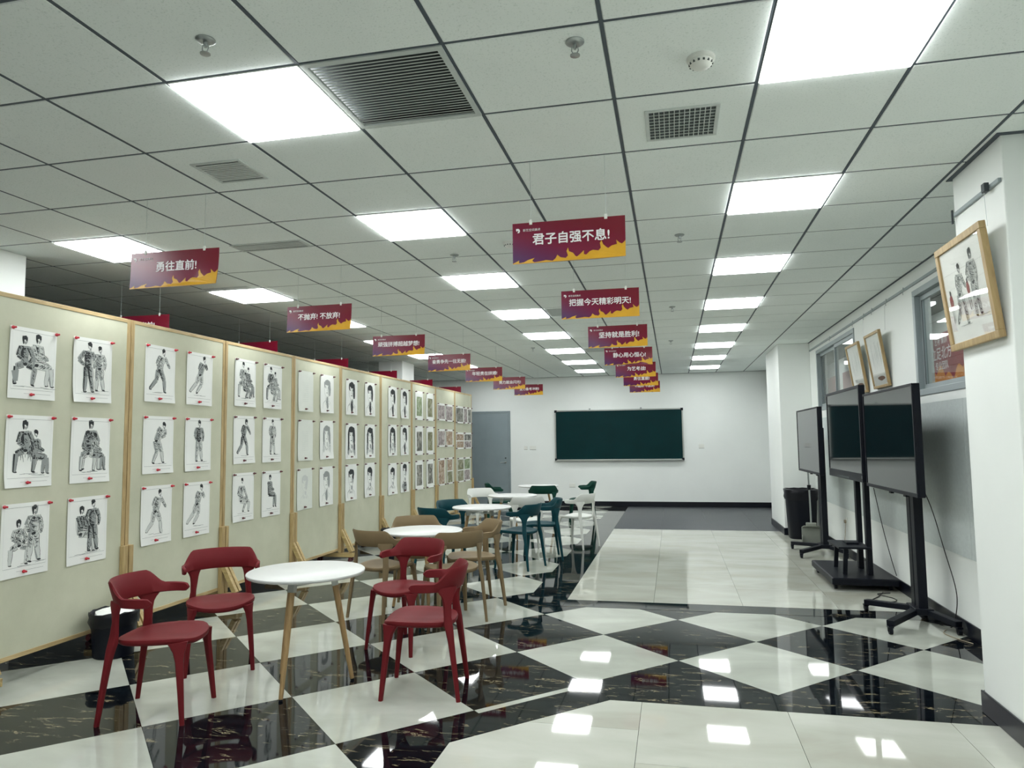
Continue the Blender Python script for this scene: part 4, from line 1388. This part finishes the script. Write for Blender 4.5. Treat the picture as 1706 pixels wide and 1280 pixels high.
# ------------------------------------------------------------------ chairs
def smooth(a, b, x):
    t = min(1, max(0, (x-a)/(b-a)))
    return t*t*(3-2*t)
def chair_meshes():
    out = {}
    # backrest: one band curving round from arm tip to arm tip
    rings = []
    A = math.radians(112)
    N = 44
    for i in range(N+1):
        a = -A+2*A*i/N
        t = abs(a)
        deg = math.degrees(t)
        bx, by = 0.245*math.sin(a), -0.035-0.215*math.cos(a)
        nx, ny = math.sin(a), -math.cos(a)
        zt = 0.768-0.081*smooth(44, 72, deg)-0.004*smooth(80, 112, deg)
        zb = 0.626+0.004*smooth(40, 80, deg)
        ed = min(1, (112-deg)/9.0)
        ed = math.sqrt(max(0.02, 1-(1-ed)**2))
        mid = (zt+zb)/2
        hz = (zt-zb)/2*ed
        th = 0.011*(0.6+0.4*ed)
        lean = 0.030*(1-smooth(60, 100, deg))+0.008
        ring = []
        for (q, w_) in ((-1, 0.0), (-0.82, -1), (0, -1), (0.82, -0.9), (1, 0.0), (0.82, 0.9), (0, 1), (-0.82, 1)):
            z = mid+q*hz
            o = w_*th+lean*(q*0.5+0.1)*(hz/0.066)
            ring.append((bx+nx*o, by+ny*o, z))
        rings.append(ring)
    out['backrest'] = MB().sweep(rings)
    # seat
    def seat_r(a):
        c, s = math.cos(a), math.sin(a)
        n = 3.0
        rx = 0.222-0.022*(1 if s < 0 else 0)*abs(s)
        ry = 0.222
        return (abs(c/rx)**n+abs(s/ry)**n)**(-1/n)
    NA = 40
    prof = [(0.0, 0.0), (0.45, 0.002), (0.75, 0.007), (0.92, 0.011), (0.985, 0.007), (1.0, -0.004), (0.985, -0.017), (0.92, -0.026), (0.7, -0.028), (0.3, -0.03), (0.0, -0.03)]
    rings = []
    for (f, dz) in prof:
        ring = []
        for k in range(NA):
            a = 2*PI*k/NA
            r = seat_r(a)*max(f, 0.004)
            x, y = r*math.cos(a), 0.012+r*math.sin(a)
            drop = -0.020*smooth(0.10, 0.23, y)*max(0, 1-(x/0.2)**2) + 0.010*(abs(x)/0.22)**2
            ring.append((x, y, 0.442+dz+drop-0.008*smooth(0.2, -0.2, y)))
        rings.append(ring)
    out['seat'] = MB().sweep(rings)
    def leg(path):
        """path: (x, y, z, width along t, thickness, tdir)"""
        rings = []
        for (x, y, z, w, th, ang) in path:
            tx, ty = math.cos(ang), math.sin(ang)
            ring = []
            for k in range(10):
                a = 2*PI*k/10
                u, v = math.cos(a), math.sin(a)
                u = math.copysign(abs(u)**0.6, u)
                v = math.copysign(abs(v)**0.6, v)
                ring.append((x+tx*u*w/2-ty*v*th/2, y+ty*u*w/2+tx*v*th/2, z))
            rings.append(ring)
        return MB().sweep(rings)
    for nm, s in (('rear_left', -1), ('rear_right', 1)):
        A_ = math.radians(48)
        bx, by = 0.243*math.sin(A_), -0.035-0.213*math.cos(A_)
        ta = s*A_
        t2 = s*math.radians(68)
        p = [(s*bx, by, 0.655, 0.130, 0.018, ta), (s*bx, by, 0.634, 0.138, 0.019, ta), (s*bx, by, 0.620, 0.118, 0.021, ta), (s*bx, by, 0.604, 0.092, 0.024, ta), (s*bx*0.995, by, 0.582, 0.070, 0.026, ta),
             (s*0.180, -0.176, 0.545, 0.054, 0.028, ta), (s*0.184, -0.178, 0.48, 0.048, 0.032, t2), (s*0.188, -0.182, 0.435, 0.056, 0.038, t2),
             (s*0.192, -0.190, 0.40, 0.050, 0.038, t2), (s*0.197, -0.200, 0.34, 0.040, 0.034, t2), (s*0.206, -0.222, 0.17, 0.033, 0.029, t2), (s*0.215, -0.243, 0.0, 0.026, 0.024, t2)]
        out[nm] = leg(p)
    for nm, s in (('front_left', -1), ('front_right', 1)):
        t2 = s*math.radians(-62)
        p = [(s*0.172, 0.168, 0.432, 0.110, 0.050, t2), (s*0.176, 0.174, 0.41, 0.088, 0.044, t2), (s*0.181, 0.180, 0.38, 0.062, 0.038, t2), (s*0.186, 0.186, 0.33, 0.044, 0.034, t2),
             (s*0.198, 0.203, 0.17, 0.034, 0.030, t2), (s*0.210, 0.220, 0.0, 0.026, 0.024, t2)]
        out[nm] = leg(p)
    return out
CH = chair_meshes()
def make_chair(color, mat, loc, rot, label, group):
    t = thing('dining_chair', label, 'chair', loc, rot, group)
    link('seat', CH['seat'].mesh('seat', M[mat], 50), t)
    link('backrest', CH['backrest'].mesh('backrest', M[mat], 50), t)
    for nm in ('rear_left', 'rear_right', 'front_left', 'front_right'):
        link('leg', CH[nm].mesh('leg', M[mat], 50), t)
    return t
def face(dx, dy):
    return math.atan2(dy, dx)-PI/2
CHAIRS = {
    'red': ('chair_red', [
        (-2.92, 3.675, .97, .22, 'red plastic chair left of the nearest table, its curved back towards the boards'),
        (-3.12, 4.51, .57, -.83, 'red plastic chair behind the nearest table by the second board, facing the camera'),
        (-1.995, 5.18, -.31, -.95, 'red plastic chair right of the nearest table, farther of the two there'),
        (-1.55, 4.31, -.985, -.16, 'red plastic chair right of the nearest table, closest to the camera')]),
    'khaki': ('chair_khaki', [
        (-1.905, 6.03, -.62, .78, 'khaki plastic chair with its back to the camera, front right of the second table'),
        (-1.885, 6.63, -.84, -.54, 'khaki plastic chair on the right of the second table facing left'),
        (-2.52, 6.83, .45, -.89, 'khaki plastic chair behind the second table facing the camera'),
        (-2.54, 6.05, .37, .93, 'khaki plastic chair front left of the second table, back to the camera')]),
    'blue': ('chair_blue', [
        (-1.86, 8.58, -.95, .31, 'dark blue plastic chair right of the third table, nearer of the two'),
        (-1.71, 9.30, -.96, -.27, 'dark blue plastic chair right of the third table, farther of the two'),
        (-2.72, 8.86, .75, -.66, 'dark blue plastic chair behind the third table near the boards, facing the camera'),
        (-2.69, 8.10, .36, .93, 'dark blue plastic chair front left of the third table, back to the camera')]),
    'white': ('chair_white', [
        (-2.96, 11.06, .60, -.80, 'white plastic chair behind the fourth table facing the camera'),
        (-2.02, 9.78, -.35, .94, 'white plastic chair in front of the fourth table, back to the camera'),
        (-1.39, 10.33, -.90, .42, 'white plastic chair right of the fourth table facing left')]),
    'green': ('chair_green', [
        (-3.08, 12.62, .95, .3, 'dark green plastic chair left of the farthest table by the boards'),
        (-2.20, 12.15, -.20, .98, 'dark green plastic chair in front of the farthest table, back to the camera'),
        (-1.67, 13.18, -.98, -.2, 'dark green plastic chair right of the farthest table facing left')]),
}
for colr, (mat, lst) in CHAIRS.items():
    first = None
    for (x, y, dx, dy, lab) in lst:
        if first is None:
            first = make_chair(colr, mat, (x, y, 0), face(dx, dy), lab, colr+' chairs')
        else:
            dup(first, (x, y, 0), face(dx, dy), lab)

# ------------------------------------------------------------------ tables
TZ = 0.716
def make_table(x, y, az, label, r=0.368):
    t = thing('round_table', label, 'table', (x, y, 0), az, 'round cafe tables')
    MB().lathe([(0.05, TZ-0.022), (r-0.012, TZ-0.022), (r-0.003, TZ-0.017), (r, TZ-0.010), (r-0.001, TZ-0.004), (r-0.006, TZ), (0.05, TZ)], n=64).build('tabletop', M['table_white'], t, smooth=40)
    MB().lathe([(r-0.016, TZ-0.024), (r-0.004, TZ-0.0215), (r-0.0045, TZ-0.0205), (r-0.016, TZ-0.0205)], n=64).build('edge_band', M['table_edge'], t, smooth=40)
    tops = []
    for k in range(3):
        a = 2*PI*k/3
        c, s = math.cos(a), math.sin(a)
        p0, p1 = (0.165*c, 0.165*s, TZ-0.028), (0.29*c, 0.29*s, 0.012)
        d = Vector(p1)-Vector(p0)
        pb = Vector(p0)+d*0.09
        lg = MB().tube([tuple(pb), tuple(Vector(p0)+d*0.3), tuple(Vector(p0)+d*0.65), p1], [0.019, 0.0195, 0.0175, 0.013], 12).build('leg', M['table_wood'], t, smooth=40)
        MB().tube([p1, tuple(Vector(p1)+d.normalized()*0.012)], [0.0125, 0.0115], 12).build('foot_pad', M['black_plastic'], lg)
        bk = MB()
        bk.beam(tuple(Vector(p0)-d*0.005), tuple(Vector(p0)+d*0.115), 0.044, 0.040, (c, s, 0))
        bk.box((0.165*c-0.035, 0.165*s-0.035, TZ-0.030), (0.165*c+0.035, 0.165*s+0.035, TZ-0.0245))
        bk.build('bracket', M['bracket'], t, bevel=0.003)
        tops.append(Vector(p0)+d*0.06)
    b = MB()
    for k in range(3):
        b.tube([tuple(tops[k]), tuple(tops[(k+1) % 3])], 0.005, 6)
    b.build('rod_frame', M['bracket'], t)
    return t
t1 = make_table(-2.315, 4.235, math.radians(-90), 'round white table on beech legs among the four red chairs')
for x, y, az, lab in ((-2.28, 6.32, -60, 'round white table on wooden legs among the khaki chairs'),
                      (-2.35, 8.66, 90, 'round white table on wooden legs among the dark blue chairs'),
                      (-2.38, 10.55, -30, 'round white table on wooden legs among the white chairs'),
                      (-2.41, 12.80, 10, 'farthest round white table, among the dark green chairs')):
    dup(t1, (x, y, 0), math.radians(az), lab)

# ------------------------------------------------------------------ screens on stands
def casters(b, pts):
    for (x, y) in pts:
        b.tube([(x-0.013, y, 0.0275), (x+0.013, y, 0.0275)], 0.0275, 14)
        b.box((x-0.02, y-0.02, 0.05), (x+0.02, y+0.024, 0.062))
        b.box((x-0.018, y-0.006, 0.02), (x-0.014, y+0.02, 0.055)); b.box((x+0.014, y-0.006, 0.02), (x+0.018, y+0.02, 0.055))
def tv_panel(t, x, y0, y1, z0, z1, bez=0.02, chin=0.03):
    """screen faces -X; x is the front face"""
    MB().box((x+0.006, y0, z0), (x+0.055, y1, z1)).build('back_case', M['black_plastic'], t, bevel=0.006)
    b = MB()
    b.box((x-0.004, y0, z0), (x+0.006, y1, z0+chin)); b.box((x-0.004, y0, z1-bez), (x+0.006, y1, z1))
    b.box((x-0.004, y0, z0+chin), (x+0.006, y0+bez, z1-bez)); b.box((x-0.004, y1-bez, z0+chin), (x+0.006, y1, z1-bez))
    b.build('bezel', M['black_metal'], t, bevel=0.002)
    MB().box((x+0.001, y0+bez, z0+chin), (x+0.005, y1-bez, z1-bez)).build('screen', M['screen'], t)
def post_stand(label, hub, cast, ztop, panel, glabel, x_panel):
    t = thing('screen_stand', label, 'screen stand', (0, 0, 0), 0, glabel)
    hx, hy = hub
    b = MB()
    for s in (-1, 1):
        b.box((hx-0.035, hy+s*0.052-0.043, 0.10), (hx+0.035, hy+s*0.052+0.043, ztop))
    b.build('post', M['black_metal'], t, bevel=0.005)
    MB().box((hx-0.012, hy-0.008, 0.10), (hx+0.012, hy+0.008, ztop-0.03)).build('cable_channel', M['steel'], t)
    for (x, y) in cast:
        MB().beam((hx, hy, 0.112), (x, y, 0.082), 0.06, 0.045).build('leg', M['black_metal'], t, bevel=0.004)
        b = MB()
        casters(b, [(x, y)])
        b.build('caster', M['black_plastic'], t, smooth=40)
    MB().box((hx-0.07, hy-0.12, 0.085), (hx+0.07, hy+0.12, 0.135)).build('hub', M['black_metal'], t, bevel=0.006)
    y0, y1, z0, z1 = panel
    b = MB()
    for s in (-0.2, 0.2):
        b.box((x_panel+0.055, (y0+y1)/2+s-0.03, z0-0.03), (x_panel+0.08, (y0+y1)/2+s+0.03, z1-0.12))
    b.box((x_panel+0.08, (y0+y1)/2-0.3, (z0+z1)/2-0.05), (hx-0.034, (y0+y1)/2+0.3, (z0+z1)/2+0.05))
    b.build('mount', M['black_metal'], t)
    tv_panel(t, x_panel, y0, y1, z0, z1)
    return t
post_stand('nearest black screen on a wheeled post stand, partly overlapping the next', (1.94, 6.56), [(1.60, 6.14), (1.61, 6.90), (2.10, 6.20), (2.09, 6.95)], 1.70,
           (5.95, 7.40, 1.06, 1.93), 'screens on post stands', 1.79)
post_stand('farthest black screen on a wheeled post stand beside the big bin', (1.90, 10.12), [(1.55, 9.75), (1.56, 10.53), (2.09, 9.78), (2.09, 10.50)], 1.65,
           (9.38, 10.88, 1.06, 1.905), 'screens on post stands', 1.745)
t = thing('screen_stand', 'large screen on two posts and a flat wheeled black platform, between the other two', 'screen stand')
b = MB()
b.box((1.51, 7.75, 0.055), (2.125, 8.85, 0.125))
b.build('platform', M['black_metal'], t, bevel=0.012)
b = MB()
casters(b, [(1.56, 7.86), (1.56, 8.74), (2.07, 7.86), (2.07, 8.74)])
b.build('casters', M['black_plastic'], t, smooth=40)
for y in (8.02, 8.38):
    MB().box((1.90, y-0.04, 0.125), (1.95, y+0.04, 1.75)).build('post', M['black_metal'], t, bevel=0.005)
sh = MB().box((1.62, 7.93, 0.385), (1.93, 8.47, 0.405)).build('shelf', M['black_metal'], t, bevel=0.004)
for y in (7.99, 8.41):
    b = MB()
    b.beam((1.68, y, 0.125), (1.70, y, 0.386), 0.04, 0.03, (0, 1, 0))
    b.build('shelf_leg', M['black_metal'], sh)
MB().box((1.74, 8.14, 0.406), (1.86, 8.30, 0.425)).build('control_box', M['black_plastic'], sh, bevel=0.003)
tv_panel(t, 1.772, 7.46, 8.96, 1.085, 2.03, 0.03, 0.085)
b = MB()
b.box((1.826, 7.9, 1.3), (1.90, 8.5, 1.7))
b.build('mount', M['black_metal'], t)
b = MB(); b.box((1.767, 8.0, 1.10), (1.7685, 8.5, 1.112)); b.build('soundbar_strip', M['grille_dark'], t)
b = MB(); b.box((1.766, 7.475, 1.12), (1.7685, 7.485, 1.15)); b.build('status_light', M['steel'], t)

# cables
def cable(name, pts, label, mat='cable', r=0.004):
    # smooth through the points
    P = [Vector(p) for p in pts]
    out = []
    for i in range(len(P)-1):
        a, b_, c, d_ = P[max(i-1, 0)], P[i], P[i+1], P[min(i+2, len(P)-1)]
        for s in range(6):
            u = s/6
            out.append(tuple(0.5*((2*b_)+(c-a)*u+(2*a-5*b_+4*c-d_)*u*u+(3*b_-a-3*c+d_)*u**3)))
    out.append(tuple(P[-1]))
    o = MB().tube(out, r, 6).build(name, M[mat], smooth=60)
    return tag(o, label, 'cable')
cable('power_cable', [(1.985, 6.62, 1.20), (2.03, 6.45, 0.95), (2.08, 6.36, 0.62), (2.13, 6.31, 0.32), (2.135, 6.35, 0.13), (2.12, 6.42, 0.006), (2.06, 6.5, 0.005)], 'black cable hanging from the nearest screen stand to the skirting')
cable('power_cable', [(1.96, 7.72, 0.006), (1.86, 7.50, 0.005), (1.78, 7.36, 0.005), (1.86, 7.28, 0.005), (1.97, 7.33, 0.006), (1.98, 7.46, 0.006), (1.88, 7.60, 0.012), (2.02, 7.70, 0.006)], 'black cable loop on the floor before the wide platform')
cable('power_cable', [(2.00, 8.02, 1.0), (2.05, 7.95, 0.6), (2.10, 7.90, 0.3), (2.135, 7.88, 0.14)], 'black cable hanging behind the wide platform screen')
cable('power_cable', [(2.14, 10.0, 0.42), (2.12, 9.95, 0.30), (2.09, 9.85, 0.2), (2.08, 9.7, 0.10)], 'pale cable hanging from the wall socket by the far screen', 'cable_light')
t = thing('wall_socket', 'small socket plate on the right wall beside the far screen', 'socket', (XR, 10.0, 0.45))
MB().box((-0.012, -0.045, -0.045), (-0.0005, 0.045, 0.045)).build('plate', M['white_plastic'], t, bevel=0.003)
MB().box((-0.034, -0.02, -0.03), (-0.012, 0.02, 0.01)).build('plug', M['cable_light'], t, bevel=0.003)
cable('floor_cable', [(2.06, 6.35, 0.005), (2.0, 6.22, 0.005), (2.05, 6.05, 0.005), (2.10, 5.95, 0.005)], 'pale cable on the floor under the nearest screen stand', 'cable_light', 0.0035)

# ------------------------------------------------------------------ bins and dustpan
def round_bin(x, y, r, h, label, paper=False):
    t = thing('waste_bin', label, 'bin', (x, y, 0))
    MB().lathe([(r*0.80, 0.0), (r*0.84, 0.005), (r*0.97, h*0.9), (r*0.93, h*0.9), (r*0.8, 0.02)], n=28).build('body', M['black_plastic'], t, smooth=40)
    rnd = random.Random(5)
    rings = []
    for (q, z) in ((0.99, h*0.70), (1.04, h*0.78), (1.02, h*0.9), (1.05, h*1.0), (0.98, h*1.01), (0.90, h*0.93), (0.84, h*0.6)):
        rings.append([((r*q+rnd.uniform(-0.005, 0.005))*math.cos(2*PI*k/28), (r*q+rnd.uniform(-0.005, 0.005))*math.sin(2*PI*k/28), z+rnd.uniform(-0.008, 0.008)) for k in range(28)])
    MB().sweep(rings, caps=False).build('bag', M['bag'], t, smooth=70)
    if paper:
        rings = []
        for (q, z) in ((0.82, h*0.90), (0.78, h*0.97), (0.5, h*1.03), (0.2, h*1.06), (0.02, h*1.06)):
            rings.append([((r*q*(1+rnd.uniform(-0.08, 0.08)))*math.cos(2*PI*k/14), (r*q*(1+rnd.uniform(-0.08, 0.08)))*math.sin(2*PI*k/14), z+rnd.uniform(-0.012, 0.012)) for k in range(14)])
        o = MB().sweep(rings).build('crumpled_paper', M['paper'], smooth=25)
        o.location = (x, y, 0)
        tag(o, 'crumpled white paper filling the black bin by the nearest board', 'paper')
round_bin(-4.04, 4.57, 0.16, 0.32, 'round black waste bin with a black bag, against the nearest pin board', True)
round_bin(-3.95, 9.62, 0.14, 0.30, 'small black waste bin behind the khaki chairs')

t = thing('large_bin', 'tall black rubbish bin with a black liner beside the far pillar', 'bin', (1.885, 11.70, 0))
b = MB()
def rring(w, d, z, rnd=None, n=24):
    out = []
    for k in range(n):
        a = 2*PI*k/n
        c, s = math.cos(a), math.sin(a)
        q = (abs(c)**4+abs(s)**4)**-0.25
        j = rnd.uniform(-0.008, 0.008) if rnd else 0
        out.append(((w/2+j)*c*q, (d/2+j)*s*q, z+(rnd.uniform(-0.006, 0.006) if rnd else 0)))
    return out
b.sweep([rring(0.37, 0.36, 0.0), rring(0.38, 0.37, 0.01), rring(0.44, 0.42, 0.70), rring(0.42, 0.40, 0.70), rring(0.36, 0.35, 0.03)])
b.build('body', M['black_plastic'], t, smooth=40)
rnd = random.Random(8)
MB().sweep([rring(0.455, 0.435, 0.58, rnd), rring(0.475, 0.455, 0.63, rnd), rring(0.47, 0.45, 0.68, rnd), rring(0.48, 0.46, 0.735, rnd), rring(0.44, 0.42, 0.745, rnd), rring(0.39, 0.37, 0.66, rnd)], caps=False).build('bag', M['bag'], t, smooth=70)

t = thing('dustpan', 'grey upright dustpan with a long handle in front of the tall bin', 'dustpan', (1.90, 11.02, 0), math.radians(-8))
b = MB()
b.box((-0.125, -0.13, 0.004), (0.125, 0.10, 0.010))
b.box((-0.13, 0.085, 0.004), (0.13, 0.10, 0.22)); b.box((-0.13, -0.10, 0.004), (-0.122, 0.10, 0.12)); b.box((0.122, -0.10, 0.004), (0.13, 0.10, 0.12))
b.add([(-0.13, 0.10, 0.22), (0.13, 0.10, 0.22), (0.10, -0.01, 0.255), (-0.10, -0.01, 0.255), (-0.13, 0.10, 0.23), (0.13, 0.10, 0.23), (0.10, -0.01, 0.265), (-0.10, -0.01, 0.265)],
      [(0, 3, 2, 1), (4, 5, 6, 7), (0, 1, 5, 4), (1, 2, 6, 5), (2, 3, 7, 6), (3, 0, 4, 7)])
b.build('pan', M['dustpan'], t, bevel=0.003)
hd = MB().tube([(0, 0.05, 0.24), (-0.005, 0.05, 0.80), (-0.012, 0.05, 1.03)], 0.0125, 10).build('handle', M['steel'], t, smooth=40)
MB().tube([(-0.005, 0.05, 0.77), (-0.006, 0.05, 0.84)], 0.026, 12).build('grip_collar', M['black_plastic'], hd, smooth=40)
b = MB(); b.box((-0.07, -0.02, 0.25), (0.07, 0.09, 0.30)); b.build('hinge', M['dustpan'], t, bevel=0.01)

# ------------------------------------------------------------------ framed pictures
def framed(label, yc, zc, w, h, xw, lean, fw, fd, kind, shade):
    """hangs on a wall facing -X; top leans out"""
    t = thing('framed_picture', label, 'picture', (xw, yc, zc-h/2), 0)
    t.rotation_euler = (0, -lean, 0)
    d0, d1 = -fd, -0.002
    b = MB()
    b.box((d0, -w/2, 0), (d1, w/2, fw)); b.box((d0, -w/2, h-fw), (d1, w/2, h))
    b.box((d0, -w/2, fw), (d1, -w/2+fw, h-fw)); b.box((d0, w/2-fw, fw), (d1, w/2, h-fw))
    b.build('frame', M['frame_oak'], t, bevel=0.003)
    iw, ih = w-2*fw, h-2*fw
    MB().box((d0+0.012, -iw/2, fw), (d1-0.004, iw/2, fw+ih)).build('backing_paper', M['paper'], t)
    sk = Sketch(99)
    if kind == 'figures':
        sk.person(iw*0.36, ih*0.16, ih*0.66, STRIDE)
        sk.person(iw*0.70, ih*0.20, ih*0.70, AKIMBO, 'long')
        for (u, v, q) in ((0.12, 0.45, 1), (0.56, 0.52, 0.8)):
            c = (iw*u, ih*v)
            sk.m.cur = 3
            blob(sk.m, c[0], c[1], 0.022*q, 0.05*q, sk.off(), 3, sk.r, 0.1)
            blob(sk.m, c[0], c[1]+0.05*q, 0.012*q, 0.016*q, sk.off(), 0, sk.r)
            sk.line([(c[0]-0.008, c[1]-0.05), (c[0]-0.004, c[1]-0.12)], 0.006, 0); sk.line([(c[0]+0.01, c[1]-0.05), (c[0]+0.016, c[1]-0.12)], 0.006, 1)
        for k in range(8):
            sk.line([(iw*(0.44+0.02*k), ih*0.46), (iw*(0.45+0.02*k), ih*0.36)], 0.004, 1)
    else:
        sk.d = 0.7
        for k in range(26):
            u = sk.r.uniform(0.15, 0.85)*iw
            sk.line([(u, ih*sk.r.uniform(0.3, 0.55)), (u+0.01, ih*sk.r.uniform(0.6, 0.88))], 0.008, sk.r.choice((1, 1, 2, 0)))
        blob(sk.m, iw*0.6, ih*0.13, iw*0.25, ih*0.05, sk.off(), 5, sk.r)
    # sketch space (u to the right of the viewer) -> local: viewer looks along +X, so right is -Y
    sk.m.v = [(d0+0.012-x, iw/2-u, fw+v) for (x, u, v) in sk.m.v]
    sk.m.f = [tuple(reversed(f)) for f in sk.m.f]
    sk.m.build('drawing', sk.inks(), t)
    g = MB().box((d0+0.0085, -iw/2, fw), (d0+0.0105, iw/2, fw+ih)).build('glazing', M['clear_glass'], t)
    for y in (-w*0.3, w*0.3) if kind != 'figures' else (-w*0.28,):
        pass
    return t
framed('large oak-framed figure drawing hung on the near white pillar', 4.27, 2.315, 0.63, 0.60, 1.634, math.radians(6), 0.038, 0.035, 'figures', 0)
framed('oak-framed picture above the middle screen, nearer of the two', 8.02, 2.325, 0.55, 0.58, XR-0.006, math.radians(8), 0.028, 0.03, 'reeds', 0)
framed('oak-framed picture above the middle screen, farther of the two', 8.86, 2.315, 0.57, 0.58, XR-0.006, math.radians(8), 0.028, 0.03, 'reeds', 0)
def wire(pts, label):
    o = MB().tube(pts, 0.0013, 5).build('hanging_wire', M['steel'])
    tag(o, label, 'wire')
wire([(1.605, 4.04, 2.78), (1.612, 4.04, 2.60)], 'thin steel wire holding the framed drawing on the near pillar')
wire([(XR-0.02, 7.80, 2.85), (XR-0.03, 7.80, 2.60)], 'thin wire above the nearer picture over the middle screen')
wire([(XR-0.02, 8.65, 2.85), (XR-0.03, 8.65, 2.60)], 'thin wire above the farther picture over the middle screen')

# ------------------------------------------------------------------ corridor posters seen through the windows
def poster(y0, y1, z0, z1, lines, label):
    t = thing('poster_board', label, 'poster', (XR+1.149, 0, 0))
    MB().box((-0.02, y0, z0), (0, y1, z1)).build('board', M['poster_red'], t)
    yc = (y0+y1)/2
    for s, size, zz, yo in lines:
        me = text_mesh(s, size, 0.012)
        for v in me.vertices:
            v.co = (-0.0205-v.co.z, yc+yo-v.co.x, zz+v.co.y)
        me.materials.clear(); me.materials.append(M['letter'])
        link('lettering', me, t)
    n = 40
    rnd = random.Random(2)
    b = MB()
    w = y1-y0
    for k in range(n):
        a = k/n
        h1 = 0.12+0.06*math.sin(a*17)+0.11*abs(math.sin(a*23))
        h2 = 0.12+0.06*math.sin((a+1/n)*17)+0.11*abs(math.sin((a+1/n)*23))
        b.add([(-0.0207, y1-w*a, z0), (-0.0207, y1-w*(k+1)/n, z0), (-0.0207, y1-w*(k+1)/n, z0+h2), (-0.0207, y1-w*a, z0+h1)], [(0, 1, 2, 3)])
    b.build('flame_print', M['poster_orange'], t)
poster(8.75, 10.75, 2.12, 2.80, [('艺考 集训', 0.10, 2.70, 0.0), ('立足北方', 0.17, 2.54, 0.0), ('专业团队', 0.11, 2.39, 0.0)], 'red poster with white characters seen through the near window')
poster(13.95, 15.0, 2.0, 2.78, [], 'red poster seen through the far window, nearer of the two')
poster(15.35, 16.4, 2.0, 2.78, [], 'red poster seen through the far window, farther of the two')
for k, y in enumerate((6.0, 9.0, 12.0, 15.0)):
    t = thing('corridor_light', '%s ceiling light in the corridor beyond the windows' % ORD[k], 'light', (XR+0.35, y, CZ+0.05), 0, 'corridor ceiling lights')
    MB().box((0, 0, -0.03), (0.5, 0.5, -0.0005)).build('panel', M['lamp_dim'], t)

for me in bpy.data.meshes:
    if me.users == 0:
        bpy.data.meshes.remove(me)
print('floor tiles', ns, 'objects', len(bpy.data.objects), 'tris', sum(len(o.data.loop_triangles) if o.type == 'MESH' else 0 for o in bpy.data.objects))
